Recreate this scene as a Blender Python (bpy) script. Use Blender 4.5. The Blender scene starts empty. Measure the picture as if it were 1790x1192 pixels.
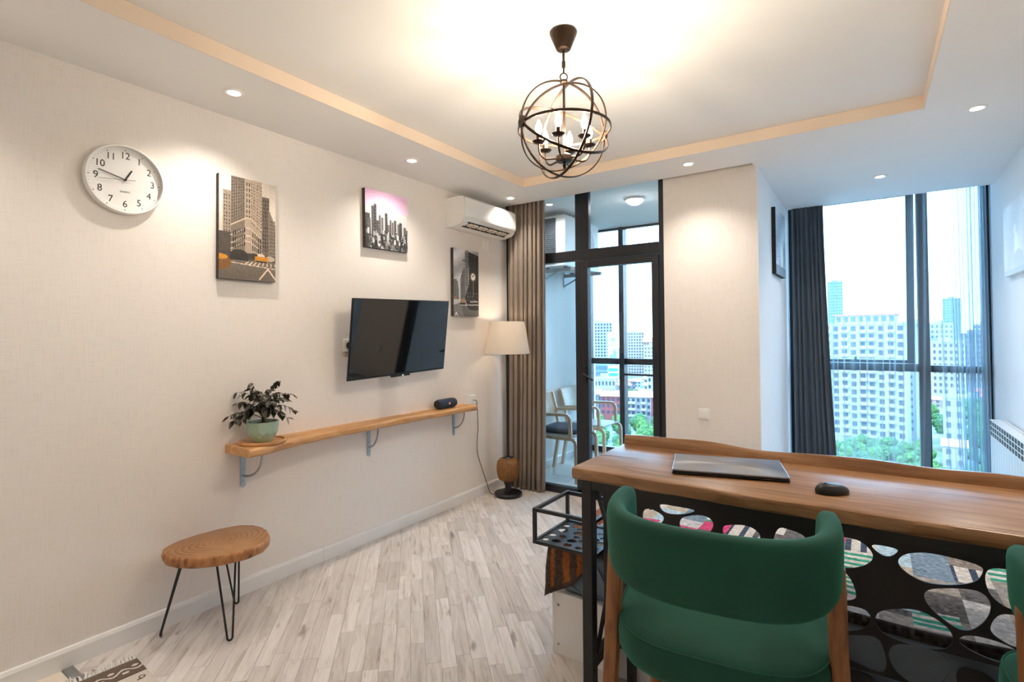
import bpy, bmesh, math, random
import numpy as np
from mathutils import Vector, Matrix, Euler

random.seed(7)
rng = np.random.default_rng(11)
SC = bpy.context.scene
COL = SC.collection
R = math.radians
PI = math.pi

# ------------------------------------------------------------------ camera
CAM = Vector((2.855, 0.0, 1.40))
FPX = 916.22                                    # focal length in pixels of the 1790 x 1192 frame
YAW, PITCH, ROLL = R(34.2466), R(1.02665), R(-0.43314)
c_r = Vector((math.cos(YAW), math.sin(YAW), 0))
c_f = Vector((-math.sin(YAW) * math.cos(PITCH), math.cos(YAW) * math.cos(PITCH), math.sin(PITCH)))
c_u = c_r.cross(c_f)
c_r, c_u = c_r * math.cos(ROLL) + c_u * math.sin(ROLL), c_u * math.cos(ROLL) - c_r * math.sin(ROLL)
cam_d = bpy.data.cameras.new('camera')
cam_d.sensor_width = 36.0
cam_d.lens = FPX / 1790 * 36.0
cam_d.shift_y = -25.4 / 1790
cam_d.clip_start = 0.02
cam_d.clip_end = 5000
cam = bpy.data.objects.new('camera', cam_d)
COL.objects.link(cam)
cam.matrix_world = Matrix(((c_r.x, c_u.x, -c_f.x, CAM.x), (c_r.y, c_u.y, -c_f.y, CAM.y), (c_r.z, c_u.z, -c_f.z, CAM.z), (0, 0, 0, 1)))
SC.camera = cam


def pix(x, y, depth):
    """the point that lies `depth` metres ahead of the camera in the direction of a photo pixel"""
    return CAM + (c_r * ((x - 895) / FPX) - c_u * ((y - 570.6) / FPX) + c_f) * depth


def proj(p):
    d = Vector(p) - CAM
    a = d.dot(c_f)
    return 895 + FPX * d.dot(c_r) / a, 570.6 - FPX * d.dot(c_u) / a, a


# ------------------------------------------------------------------ world, sun, exposure
SKY_STRENGTH = 9.0
SUN_STRENGTH = 2.6
EXPOSURE = 0.42
BULB_GLOW = 420.0
SPOT_W = 29.0
w = bpy.data.worlds.new('sky')
SC.world = w
w.use_nodes = True
nt = w.node_tree
nt.nodes.clear()
out = nt.nodes.new('ShaderNodeOutputWorld')
bg = nt.nodes.new('ShaderNodeBackground')
tc = nt.nodes.new('ShaderNodeTexCoord')
sep = nt.nodes.new('ShaderNodeSeparateXYZ')
ramp = nt.nodes.new('ShaderNodeValToRGB')
nt.links.new(tc.outputs['Generated'], sep.inputs[0])
nt.links.new(sep.outputs['Z'], ramp.inputs[0])
ramp.color_ramp.elements[0].position = 0.0
ramp.color_ramp.elements[0].color = (0.48, 0.77, 1.0, 1)
ramp.color_ramp.elements[1].position = 0.6
ramp.color_ramp.elements[1].color = (0.27, 0.60, 1.0, 1)
nt.links.new(ramp.outputs[0], bg.inputs['Color'])
bg.inputs['Strength'].default_value = SKY_STRENGTH
nt.links.new(bg.outputs[0], out.inputs[0])
sun_d = bpy.data.lights.new('sun', 'SUN')
sun_d.energy = SUN_STRENGTH
sun_d.angle = R(0.6)
sun_d.color = (1.0, 0.95, 0.88)
sun = bpy.data.objects.new('sun', sun_d)
COL.objects.link(sun)
sun.rotation_euler = Vector((0.35, 0.62, -0.72)).to_track_quat('-Z', 'Y').to_euler()
sun.location = (0, -20, 60)
vs = SC.view_settings
SC.display_settings.display_device = 'sRGB'
vs.view_transform = 'Standard'
vs.look = 'None'
vs.gamma = 1.0
vs.use_curve_mapping = False
vs.exposure = EXPOSURE
SC.cycles.transparent_max_bounces = 24
SC.cycles.max_bounces = 10
SC.cycles.diffuse_bounces = 6
SC.cycles.glossy_bounces = 4
SC.cycles.sample_clamp_indirect = 6.0
SC.cycles.caustics_reflective = False
SC.cycles.caustics_refractive = False


# ------------------------------------------------------------------ helpers: colour and materials
def lin(c):
    c = np.asarray(c, float)
    return np.where(c <= 0.04045, c / 12.92, ((c + 0.055) / 1.055) ** 2.4)


def srgb(r, g, b):
    v = lin(np.array([r, g, b]) / 255.0)
    return (float(v[0]), float(v[1]), float(v[2]), 1.0)


class NT:
    def __init__(s, name):
        s.m = bpy.data.materials.new(name)
        s.m.use_nodes = True
        s.t = s.m.node_tree
        s.b = s.t.nodes['Principled BSDF']
        s.o = s.t.nodes['Material Output']

    def n(s, kind, **kw):
        nd = s.t.nodes.new('ShaderNode' + kind)
        for k, v in kw.items():
            setattr(nd, k, v)
        return nd

    def l(s, a, b):
        s.t.links.new(a, b)

    def coords(s, kind='Object', scale=(1, 1, 1), rot=(0, 0, 0), loc=(0, 0, 0)):
        t = s.n('TexCoord')
        m = s.n('Mapping')
        m.inputs['Scale'].default_value = scale
        m.inputs['Rotation'].default_value = rot
        m.inputs['Location'].default_value = loc
        s.l(t.outputs[kind], m.inputs[0])
        return m.outputs[0]

    def noise(s, vec, scale=5, detail=3, rough=0.5, dist=0.0):
        n = s.n('TexNoise')
        n.inputs['Scale'].default_value = scale
        n.inputs['Detail'].default_value = detail
        n.inputs['Roughness'].default_value = rough
        n.inputs['Distortion'].default_value = dist
        if vec is not None:
            s.l(vec, n.inputs['Vector'])
        return n.outputs['Fac']

    def ramp(s, fac, stops):
        r = s.n('ValToRGB')
        e = r.color_ramp.elements
        while len(e) < len(stops):
            e.new(0.5)
        for k, (p, c) in enumerate(stops):
            e[k].position = p
            e[k].color = c
        s.l(fac, r.inputs[0])
        return r.outputs[0]

    def mix(s, a, b, fac, kind='MIX'):
        m = s.n('Mix', data_type='RGBA', blend_type=kind)
        for v, i in ((fac, 0), (a, 6), (b, 7)):
            if hasattr(v, 'links'):
                s.l(v, m.inputs[i])
            else:
                m.inputs[i].default_value = v
        return m.outputs[2]

    def bump(s, h, strength=0.3, dist=0.002):
        b = s.n('Bump')
        b.inputs['Strength'].default_value = strength
        b.inputs['Distance'].default_value = dist
        s.l(h, b.inputs['Height'])
        s.l(b.outputs[0], s.b.inputs['Normal'])

    def set(s, **kw):
        for k, v in kw.items():
            i = s.b.inputs[k.replace('_', ' ')]
            if hasattr(v, 'links'):
                s.l(v, i)
            else:
                i.default_value = v
        return s


def plain(name, col, rough=0.5, metal=0.0, var=0.08, scale=6.0, bump=0.0, bscale=200.0, **kw):
    """one colour with a slight procedural unevenness"""
    t = NT(name)
    v = t.coords()
    f = t.noise(v, scale, 3)
    a = tuple(min(1, c * (1 - var)) for c in col[:3]) + (1,)
    b = tuple(min(1, c * (1 + var)) for c in col[:3]) + (1,)
    t.set(Base_Color=t.ramp(f, [(0.3, a), (0.7, b)]), Roughness=rough, Metallic=metal)
    if bump:
        t.bump(t.noise(v, bscale, 2), bump, 0.001)
    for k, x in kw.items():
        t.b.inputs[k.replace('_', ' ')].default_value = x
    return t.m


def wood(name, dark, mid, light, along='x', scale=1.0, rough=0.45, knots=True):
    t = NT(name)
    sc = {'x': (1.2, 14, 14), 'y': (14, 1.2, 14), 'z': (14, 14, 1.2)}[along]
    v = t.coords('Object', tuple(a * scale for a in sc))
    f1 = t.noise(v, 1.6, 6, 0.62, 0.9)
    f2 = t.noise(v, 9.0, 3, 0.6, 0.2)
    c = t.ramp(f1, [(0.28, dark), (0.46, mid), (0.72, light)])
    c = t.mix(c, dark, t.ramp(f2, [(0.52, (0, 0, 0, 1)), (0.78, (0.45, 0.45, 0.45, 1))]))
    if knots:
        k = t.noise(t.coords('Object', (2.2 * scale, 4.5 * scale, 4.5 * scale)), 1.5, 2)
        c = t.mix(c, dark, t.ramp(k, [(0.66, (0, 0, 0, 1)), (0.78, (0.6, 0.6, 0.6, 1))]))
    t.set(Base_Color=c, Roughness=rough)
    t.bump(f1, 0.15, 0.002)
    return t.m


M = {}
# wallpaper with a fine linen weave
t = NT('linen_wallpaper')
v1 = t.coords('Object', (260, 260, 10))
v2 = t.coords('Object', (14, 14, 260))
a = t.noise(v1, 1.0, 2)
b = t.noise(v2, 1.0, 2)
mx = t.n('Math', operation='ADD')
t.l(a, mx.inputs[0])
t.l(b, mx.inputs[1])
c = t.ramp(mx.outputs[0], [(0.35, srgb(221, 213, 207)), (1.0, srgb(238, 232, 227))])
big = t.noise(t.coords('Object', (1, 1, 1)), 0.9, 2)
c = t.mix(c, srgb(228, 218, 209), t.ramp(big, [(0.4, (0, 0, 0, 1)), (0.75, (0.35, 0.35, 0.35, 1))]))
t.set(Base_Color=c, Roughness=0.85)
t.bump(mx.outputs[0], 0.25, 0.0012)
M['wall'] = t.m
M['wall_pale'] = plain('pale_textured_wallpaper', srgb(238, 239, 240), 0.85, var=0.02, scale=1.2, bump=0.25, bscale=260)
M['white_paint'] = plain('white_ceiling_paint', srgb(243, 242, 240), 0.9, var=0.015, scale=1.5)
M['peach_trim'] = plain('peach_cove_paint', srgb(238, 219, 198), 0.8, var=0.03, scale=2)
M['baseboard'] = plain('white_baseboard_lacquer', srgb(236, 235, 234), 0.35, var=0.02)
M['black_frame'] = plain('anthracite_frame_coating', srgb(26, 30, 36), 0.38, var=0.1)
M['black_metal'] = plain('black_powder_coat', srgb(18, 20, 24), 0.45, var=0.15, bump=0.1, bscale=400)
M['bronze'] = plain('dark_bronze_metal', srgb(58, 44, 34), 0.38, 0.75, var=0.25, scale=30)
M['white_plastic'] = plain('white_plastic', srgb(240, 239, 236), 0.3, var=0.01)
M['black_plastic'] = plain('black_plastic', srgb(15, 17, 20), 0.35, var=0.1)
M['dark_slot'] = plain('dark_slot', srgb(20, 20, 20), 0.6)
M['tan_vane'] = plain('tan_vane_plastic', srgb(196, 168, 132), 0.5)
M['zinc'] = plain('zinc_plated_steel', srgb(178, 196, 208), 0.32, 0.7, var=0.08, scale=40)
M['steel'] = plain('brushed_steel', srgb(170, 172, 174), 0.3, 0.9, var=0.06, scale=20)
M['desk_wood'] = wood('oak_desk_slab', srgb(104, 74, 50), srgb(154, 113, 78), srgb(186, 146, 108), 'x', 1.0, 0.3)
M['shelf_wood'] = wood('oak_live_edge_shelf', srgb(146, 98, 54), srgb(190, 140, 88), srgb(214, 168, 116), 'y', 1.0, 0.4)
M['chair_wood'] = wood('walnut_chair_leg', srgb(96, 58, 32), srgb(140, 90, 52), srgb(160, 108, 66), 'z', 1.6, 0.42, False)
M['birch'] = wood('bent_birch', srgb(176, 146, 116), srgb(205, 178, 148), srgb(218, 194, 166), 'z', 1.2, 0.4, False)
M['saucer_wood'] = wood('bamboo_saucer', srgb(170, 112, 64), srgb(205, 150, 98), srgb(222, 172, 122), 'y', 2.0, 0.45, False)
# tree slice: growth rings round the pith
t = NT('tree_slice_rings')
v = t.coords('Object', (1, 0.72, 1))
wv = t.n('TexWave', wave_type='RINGS', rings_direction='Z', wave_profile='SAW')
wv.inputs['Scale'].default_value = 16
wv.inputs['Distortion'].default_value = 5.0
wv.inputs['Detail'].default_value = 2
wv.inputs['Detail Scale'].default_value = 0.7
t.l(v, wv.inputs['Vector'])
c = t.ramp(wv.outputs['Fac'], [(0.0, srgb(164, 120, 80)), (0.7, srgb(144, 102, 66)), (1.0, srgb(114, 78, 48))])
f = t.noise(t.coords('Object', (6, 6, 6)), 1, 4)
c = t.mix(c, srgb(184, 142, 100), t.ramp(f, [(0.45, (0, 0, 0, 1)), (0.8, (0.7, 0.7, 0.7, 1))]))
t.set(Base_Color=c, Roughness=0.42)
t.bump(wv.outputs['Fac'], 0.2, 0.001)
M['slice'] = t.m
t = NT('peeled_bark_edge')
v = t.coords('Object', (16, 16, 7))
f = t.noise(v, 1.6, 5, 0.6, 0.6)
c = t.ramp(f, [(0.30, srgb(66, 42, 24)), (0.42, srgb(154, 102, 60)), (0.62, srgb(182, 128, 80)), (0.8, srgb(140, 88, 50))])
t.set(Base_Color=c, Roughness=0.55)
t.bump(f, 0.6, 0.006)
M['bark'] = t.m


def velvet(name, col, rim):
    t = NT(name)
    f = t.noise(t.coords('Object', (1, 1, 1)), 7, 4)
    c = t.ramp(f, [(0.3, tuple(x * 0.8 for x in col[:3]) + (1,)), (0.7, tuple(x * 1.15 for x in col[:3]) + (1,))])
    t.set(Base_Color=c, Roughness=0.8)
    t.b.inputs['Sheen Weight'].default_value = 0.42
    t.b.inputs['Sheen Roughness'].default_value = 0.4
    t.b.inputs['Sheen Tint'].default_value = rim
    t.bump(t.noise(t.coords('Object', (1, 1, 1)), 420, 2), 0.12, 0.0008)
    return t.m


M['velvet'] = velvet('green_velvet', srgb(0, 70, 56), srgb(40, 165, 130))


def cloth(name, col, rough=0.85, sheen=0.15, weave=500):
    t = NT(name)
    v = t.coords()
    f = t.noise(v, 5, 3)
    c = t.ramp(f, [(0.3, tuple(x * 0.9 for x in col[:3]) + (1,)), (0.7, tuple(min(1, x * 1.08) for x in col[:3]) + (1,))])
    t.set(Base_Color=c, Roughness=rough)
    t.b.inputs['Sheen Weight'].default_value = sheen
    t.bump(t.noise(v, weave, 2), 0.2, 0.0006)
    return t.m


M['taupe_cloth'] = cloth('taupe_satin_curtain', srgb(128, 114, 102), 0.5, 0.3)
M['grey_cloth'] = cloth('slate_curtain', srgb(82, 92, 102), 0.8, 0.2)
M['sheet'] = cloth('slate_blue_sheet', srgb(112, 126, 142), 0.85, 0.1)
M['navy_cushion'] = cloth('navy_cushion_cloth', srgb(34, 46, 62), 0.9, 0.1)
M['navy_mesh'] = cloth('navy_speaker_mesh', srgb(22, 40, 66), 0.8, 0.1, 900)
# sheer voile
t = NT('sheer_voile')
tr = t.n('BsdfTransparent')
tr.inputs[0].default_value = (0.90, 0.955, 0.99, 1)
df = t.n('BsdfDiffuse')
df.inputs[0].default_value = (0.72, 0.79, 0.84, 1)
tl = t.n('BsdfTranslucent')
tl.inputs[0].default_value = (0.46, 0.60, 0.68, 1)
m1 = t.n('MixShader')
m1.inputs[0].default_value = 0.55
t.l(df.outputs[0], m1.inputs[1])
t.l(tl.outputs[0], m1.inputs[2])
lw = t.n('LayerWeight')
lw.inputs['Blend'].default_value = 0.5
mr = t.n('MapRange')
mr.inputs['To Min'].default_value = 0.16
mr.inputs['To Max'].default_value = 1.0
t.l(lw.outputs['Facing'], mr.inputs['Value'])
wv = t.noise(t.coords('Object', (900, 900, 900)), 1.0, 1)
ad = t.n('Math', operation='MULTIPLY_ADD')
t.l(wv, ad.inputs[0])
ad.inputs[1].default_value = 0.16
ad.inputs[2].default_value = -0.08
ad2 = t.n('Math', operation='ADD')
t.l(mr.outputs[0], ad2.inputs[0])
t.l(ad.outputs[0], ad2.inputs[1])
m2 = t.n('MixShader')
t.l(ad2.outputs[0], m2.inputs[0])
t.l(tr.outputs[0], m2.inputs[1])
t.l(m1.outputs[0], m2.inputs[2])
t.l(m2.outputs[0], t.o.inputs[0])
M['voile'] = t.m


def pane(name, tint, ior=1.35):
    t = NT(name)
    tr = t.n('BsdfTransparent')
    nz = t.noise(t.coords('Object', (1, 1, 1)), 1.2, 1)
    t.l(t.ramp(nz, [(0.3, tuple(x * 0.985 for x in tint[:3]) + (1,)), (0.7, tint)]), tr.inputs[0])
    gl = t.n('BsdfGlossy')
    gl.inputs['Roughness'].default_value = 0.02
    gl.inputs[0].default_value = (0.9, 0.95, 1, 1)
    fr = t.n('Fresnel')
    fr.inputs[0].default_value = ior
    mx = t.n('MixShader')
    t.l(fr.outputs[0], mx.inputs[0])
    t.l(tr.outputs[0], mx.inputs[1])
    t.l(gl.outputs[0], mx.inputs[2])
    t.l(mx.outputs[0], t.o.inputs[0])
    return t.m


M['pane'] = pane('clear_pane', (0.985, 0.992, 0.995, 1))
M['blue_pane'] = pane('blue_tinted_pane', (0.93, 0.975, 0.99, 1))
M['amber'] = pane('amber_wicker_mesh', (0.62, 0.40, 0.20, 1))


def glow(name, col, s, base=(0.9, 0.9, 0.9, 1)):
    t = NT(name)
    f = t.noise(t.coords(), 3, 1)
    t.set(Base_Color=t.ramp(f, [(0, base), (1, base)]), Roughness=0.4)
    t.b.inputs['Emission Color'].default_value = col
    t.b.inputs['Emission Strength'].default_value = s
    return t.m


M['spot_glow'] = glow('spot_lens_glow', (1.0, 0.95, 0.86, 1), 14.0)
M['bulb_glow'] = glow('candle_bulb_glow', (1.0, 0.84, 0.64, 1), BULB_GLOW)


def attr_mat(name, rough=0.7, bump=0.0, bscale=500):
    t = NT(name)
    a = t.n('Attribute', attribute_name='Col')
    t.set(Base_Color=a.outputs['Color'], Roughness=rough)
    if bump:
        t.bump(t.noise(t.coords(), bscale, 2), bump, 0.001)
    return t.m


M['print'] = attr_mat('canvas_print', 0.6, 0.15, 700)
M['woven'] = attr_mat('woven_patchwork', 0.9, 0.5, 260)
# laminate: pale grey oak, one tone per strip, grain along the strip
t = NT('pale_oak_laminate')
a = t.n('Attribute', attribute_name='tone')
g = t.n('NewGeometry')
mp = t.n('Mapping', vector_type='POINT')
mp.inputs['Rotation'].default_value = (0, 0, R(-135))
t.l(g.outputs['Position'], mp.inputs[0])
off = t.n('VectorMath', operation='MULTIPLY_ADD')
t.l(a.outputs['Color'], off.inputs[0])
off.inputs[1].default_value = (37.0, 11.0, 53.0)
t.l(mp.outputs[0], off.inputs[2])
sc = t.n('VectorMath', operation='MULTIPLY')
t.l(off.outputs[0], sc.inputs[0])
sc.inputs[1].default_value = (1.6, 15.0, 1.0)
f1 = t.noise(sc.outputs[0], 1.7, 6, 0.6, 1.3)
f2 = t.noise(sc.outputs[0], 12, 3, 0.6, 0.3)
c = t.ramp(f1, [(0.30, srgb(178, 168, 160)), (0.45, srgb(208, 201, 195)), (0.70, srgb(226, 221, 216))])
c = t.mix(c, srgb(140, 124, 114), t.ramp(f2, [(0.55, (0, 0, 0, 1)), (0.8, (0.28, 0.28, 0.28, 1))]))
sc2 = t.n('VectorMath', operation='MULTIPLY')
t.l(off.outputs[0], sc2.inputs[0])
sc2.inputs[1].default_value = (3.2, 13.0, 1.0)
kn = t.noise(sc2.outputs[0], 1.4, 2)
c = t.mix(c, srgb(104, 92, 84), t.ramp(kn, [(0.66, (0, 0, 0, 1)), (0.76, (0.65, 0.65, 0.65, 1))]))
ton = t.ramp(a.outputs['Fac'], [(0.0, (0.80, 0.78, 0.77, 1)), (1.0, (1.06, 1.06, 1.07, 1))])
c = t.mix(c, ton, 1.0, 'MULTIPLY')
t.set(Base_Color=c, Roughness=0.36)
t.bump(f1, 0.06, 0.001)
M['laminate'] = t.m
M['tile'] = plain('pale_stone_tile', srgb(222, 216, 208), 0.35, var=0.06, scale=3)
M['cream_tile'] = plain('cream_floor_tile', srgb(226, 214, 200), 0.4, var=0.05, scale=3)
M['grout'] = plain('grey_grout', srgb(120, 118, 116), 0.9)
M['concrete'] = plain('concrete_shell', srgb(170, 168, 165), 0.9)


# ------------------------------------------------------------------ helpers: meshes and objects
class MB:
    def __init__(s):
        s.v = []
        s.f = []
        s.mi = []

    def add(s, vs, fs, mi=0):
        o = len(s.v)
        s.v += [tuple(p) for p in vs]
        s.f += [tuple(i + o for i in f) for f in fs]
        s.mi += [mi] * len(fs)
        return s

    def box(s, x0, x1, y0, y1, z0, z1, mi=0):
        vs = [(x0, y0, z0), (x1, y0, z0), (x1, y1, z0), (x0, y1, z0), (x0, y0, z1), (x1, y0, z1), (x1, y1, z1), (x0, y1, z1)]
        return s.add(vs, [(0, 3, 2, 1), (4, 5, 6, 7), (0, 1, 5, 4), (1, 2, 6, 5), (2, 3, 7, 6), (3, 0, 4, 7)], mi)

    def bar(s, p, q, w, h, up=(0, 0, 1), mi=0):
        """square bar from p to q, w wide and h high"""
        p, q = Vector(p), Vector(q)
        d = (q - p).normalized()
        u = Vector(up)
        if abs(d.dot(u)) > 0.98:
            u = Vector((0, 1, 0))
        sd = d.cross(u).normalized()
        u = sd.cross(d)
        vs = []
        for e in (p, q):
            for a, b in ((-1, -1), (1, -1), (1, 1), (-1, 1)):
                vs.append(e + sd * (a * w / 2) + u * (b * h / 2))
        return s.add(vs, [(0, 1, 2, 3), (7, 6, 5, 4), (0, 4, 5, 1), (1, 5, 6, 2), (2, 6, 7, 3), (3, 7, 4, 0)], mi)

    def tube(s, pts, r, n=8, closed=False, mi=0, caps=True):
        pts = [Vector(p) for p in pts]
        m = len(pts)
        rs = r if hasattr(r, '__len__') else [r] * m
        vs, fs = [], []
        ref = None
        for i, p in enumerate(pts):
            a = pts[(i - 1) % m] if (closed or i > 0) else p
            b = pts[(i + 1) % m] if (closed or i < m - 1) else p
            d = (b - a).normalized()
            if ref is None:
                ref = Vector((0, 0, 1)) if abs(d.z) < 0.9 else Vector((1, 0, 0))
            sd = d.cross(ref).normalized()
            ref = sd.cross(d).normalized()
            for k in range(n):
                t = 2 * PI * k / n
                vs.append(p + sd * (math.cos(t) * rs[i]) + ref * (math.sin(t) * rs[i]))
        for i in range(m if closed else m - 1):
            j = (i + 1) % m
            for k in range(n):
                fs.append((i * n + k, i * n + (k + 1) % n, j * n + (k + 1) % n, j * n + k))
        if caps and not closed:
            fs.append(tuple(range(n))[::-1])
            fs.append(tuple((m - 1) * n + k for k in range(n)))
        return s.add(vs, fs, mi)

    def lathe(s, prof, n=32, c=(0, 0, 0), mi=0, cap=True):
        """prof: list of (radius, z) from bottom to top"""
        vs, fs = [], []
        for r, z in prof:
            for k in range(n):
                t = 2 * PI * k / n
                vs.append((c[0] + r * math.cos(t), c[1] + r * math.sin(t), c[2] + z))
        for i in range(len(prof) - 1):
            for k in range(n):
                fs.append((i * n + k, i * n + (k + 1) % n, (i + 1) * n + (k + 1) % n, (i + 1) * n + k))
        if cap:
            fs.append(tuple(range(n))[::-1])
            fs.append(tuple((len(prof) - 1) * n + k for k in range(n)))
        return s.add(vs, fs, mi)

    def prism(s, poly, z0, z1, mi=0):
        n = len(poly)
        vs = [(x, y, z0) for x, y in poly] + [(x, y, z1) for x, y in poly]
        fs = [tuple(range(n))[::-1], tuple(range(n, 2 * n))] + [(i, (i + 1) % n, n + (i + 1) % n, n + i) for i in range(n)]
        return s.add(vs, fs, mi)

    def grid(s, P, closed_u=False, closed_v=False, mi=0):
        """P[i][j] points"""
        m, n = len(P), len(P[0])
        vs = [p for row in P for p in row]
        fs = []
        for i in range(m if closed_u else m - 1):
            for j in range(n if closed_v else n - 1):
                a, b = (i + 1) % m, (j + 1) % n
                fs.append((i * n + j, a * n + j, a * n + b, i * n + b))
        return s.add(vs, fs, mi)

    def mesh(s, name, mats):
        me = bpy.data.meshes.new(name)
        me.from_pydata([tuple(p) for p in s.v], [], s.f)
        for m in (mats if isinstance(mats, (list, tuple)) else [mats]):
            me.materials.append(m)
        if any(s.mi):
            me.polygons.foreach_set('material_index', s.mi)
        me.update()
        return me

    def build(s, name, mats, parent=None, smooth=None, bevel=0.0, loc=None, seg=2):
        return link(name, s.mesh(name, mats), parent, smooth, bevel, loc, seg)


def link(name, me, parent=None, smooth=None, bevel=0.0, loc=None, seg=2):
    if smooth is not None:
        me.polygons.foreach_set('use_smooth', [True] * len(me.polygons))
        me.set_sharp_from_angle(angle=R(smooth))
    o = bpy.data.objects.new(name, me)
    COL.objects.link(o)
    if parent:
        o.parent = parent
    if loc:
        o.location = loc
    if bevel:
        b = o.modifiers.new('edge', 'BEVEL')
        b.width = bevel
        b.segments = seg
        b.limit_method = 'ANGLE'
        b.angle_limit = R(40)
    return o


def fix_normals(me):
    bm = bmesh.new()
    bm.from_mesh(me)
    bmesh.ops.recalc_face_normals(bm, faces=bm.faces)
    bm.to_mesh(me)
    bm.free()


def tag(o, label=None, cat=None, group=None, kind=None):
    if label:
        o['label'] = label
    if cat:
        o['category'] = cat
    if group:
        o['group'] = group
    if kind:
        o['kind'] = kind
    return o


def thing(name, label, cat, loc=(0, 0, 0), rotz=0.0, group=None):
    o = bpy.data.objects.new(name, None)
    o.empty_display_size = 0.1
    COL.objects.link(o)
    o.location = loc
    o.rotation_euler = (0, 0, rotz)
    return tag(o, label, cat, group)


def dup(root, loc=None, rotz=None, label=None, group=None):
    r = root.copy()
    COL.objects.link(r)
    if loc is not None:
        r.location = loc
    if rotz is not None:
        r.rotation_euler = (0, 0, rotz)
    tag(r, label, None, group)
    for ch in list(root.children):
        c = ch.copy()
        COL.objects.link(c)
        c.parent = r
        for g in ch.children:
            d = g.copy()
            COL.objects.link(d)
            d.parent = c
    return r


def chaikin(poly, it=2):
    for _ in range(it):
        q = []
        for i in range(len(poly)):
            a, b = poly[i], poly[(i + 1) % len(poly)]
            q.append(tuple(a[k] * 0.75 + b[k] * 0.25 for k in range(len(a))))
            q.append(tuple(a[k] * 0.25 + b[k] * 0.75 for k in range(len(a))))
        poly = q
    return poly


def plate(outer, holes, half):
    """a flat plate with holes: outline and holes in the XY plane, as a mesh (via a filled 2D curve)"""
    cu = bpy.data.curves.new('plate_outline', 'CURVE')
    cu.dimensions = '2D'
    cu.fill_mode = 'BOTH'
    cu.extrude = half
    for pts in [outer] + holes:
        sp = cu.splines.new('POLY')
        sp.points.add(len(pts) - 1)
        for p, q in zip(sp.points, pts):
            p.co = (q[0], q[1], 0, 1)
        sp.use_cyclic_u = True
    ob = bpy.data.objects.new('plate_outline', cu)
    COL.objects.link(ob)
    dg = bpy.context.evaluated_depsgraph_get()
    me = bpy.data.meshes.new_from_object(ob.evaluated_get(dg))
    bpy.data.objects.remove(ob)
    bpy.data.curves.remove(cu)
    return me


def text_mesh(body, size, ext=0.0005, align='CENTER'):
    cu = bpy.data.curves.new('lettering', 'FONT')
    cu.body = body
    cu.size = size
    cu.extrude = ext
    cu.align_x = align
    cu.align_y = 'CENTER'
    ob = bpy.data.objects.new('lettering', cu)
    COL.objects.link(ob)
    dg = bpy.context.evaluated_depsgraph_get()
    me = bpy.data.meshes.new_from_object(ob.evaluated_get(dg))
    bpy.data.objects.remove(ob)
    bpy.data.curves.remove(cu)
    return me


def face_colours(me, cols):
    a = me.attributes.new('Col', 'FLOAT_COLOR', 'FACE')
    c = np.ones((len(me.polygons), 4), np.float32)
    c[:, :3] = lin(np.clip(cols, 0, 1))
    a.data.foreach_set('color', c.ravel())


# ---- small raster painter for flat prints and woven patterns
class Paint:
    def __init__(s, wd, ht, col=(0.5, 0.5, 0.5)):
        s.w, s.h = wd, ht
        s.a = np.zeros((ht, wd, 3))
        s.a[:] = col
        s.Y, s.X = np.mgrid[0:ht, 0:wd]
        s.X = (s.X + 0.5) / wd
        s.Y = (s.Y + 0.5) / ht            # 0 at the top

    def rect(s, x0, x1, y0, y1, col):
        m = (s.X >= x0) & (s.X < x1) & (s.Y >= y0) & (s.Y < y1)
        s.a[m] = col
        return m

    def poly(s, pts, col):
        m = np.zeros((s.h, s.w), bool)
        n = len(pts)
        for i in range(n):
            (xa, ya), (xb, yb) = pts[i], pts[(i + 1) % n]
            if ya == yb:
                continue
            c = ((ya > s.Y) != (yb > s.Y)) & (s.X < (xb - xa) * (s.Y - ya) / (yb - ya) + xa)
            m ^= c
        s.a[m] = col
        return m

    def ell(s, cx, cy, rx, ry, col):
        m = ((s.X - cx) / rx) ** 2 + ((s.Y - cy) / ry) ** 2 < 1
        s.a[m] = col
        return m

    def line(s, p, q, wd, col):
        px, py = p
        dx, dy = q[0] - px, q[1] - py
        asp = s.h / s.w
        L = dx * dx + dy * dy * asp * asp
        t = np.clip(((s.X - px) * dx + (s.Y - py) * dy * asp * asp) / L, 0, 1)
        d = np.hypot(s.X - px - t * dx, (s.Y - py - t * dy) * asp)
        s.a[d < wd] = col

    def grain(s, k):
        s.a += rng.normal(0, k, (s.h, s.w, 1))


# ================================================================== THE SETTING
def struct(name, mb, mats, **kw):
    return tag(mb.build(name, mats, **kw), kind='structure')


XR, YB, YW = 3.70, 4.09, 5.85        # right wall, face of the back wall, alcove window
HS, HT = 2.60, 2.672                 # soffit and tray height

floor = struct('floor', MB().box(0, XR, 0.80, 4.16, -0.15, -0.005).box(2.21, XR, 4.16, YW + 0.1, -0.15, -0.005), M['grout'])


def clip(poly, x0, x1, y0, y1):
    for ax, val, sg in ((0, x0, 1), (0, x1, -1), (1, y0, 1), (1, y1, -1)):
        o = []
        for i in range(len(poly)):
            a, b = poly[i], poly[(i + 1) % len(poly)]
            ia, ib = (a[ax] - val) * sg >= 0, (b[ax] - val) * sg >= 0
            if ia:
                o.append(a)
            if ia != ib:
                t = (val - a[ax]) / (b[ax] - a[ax])
                o.append((a[0] + t * (b[0] - a[0]), a[1] + t * (b[1] - a[1])))
        poly = o
        if len(poly) < 3:
            return []
    return poly


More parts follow.
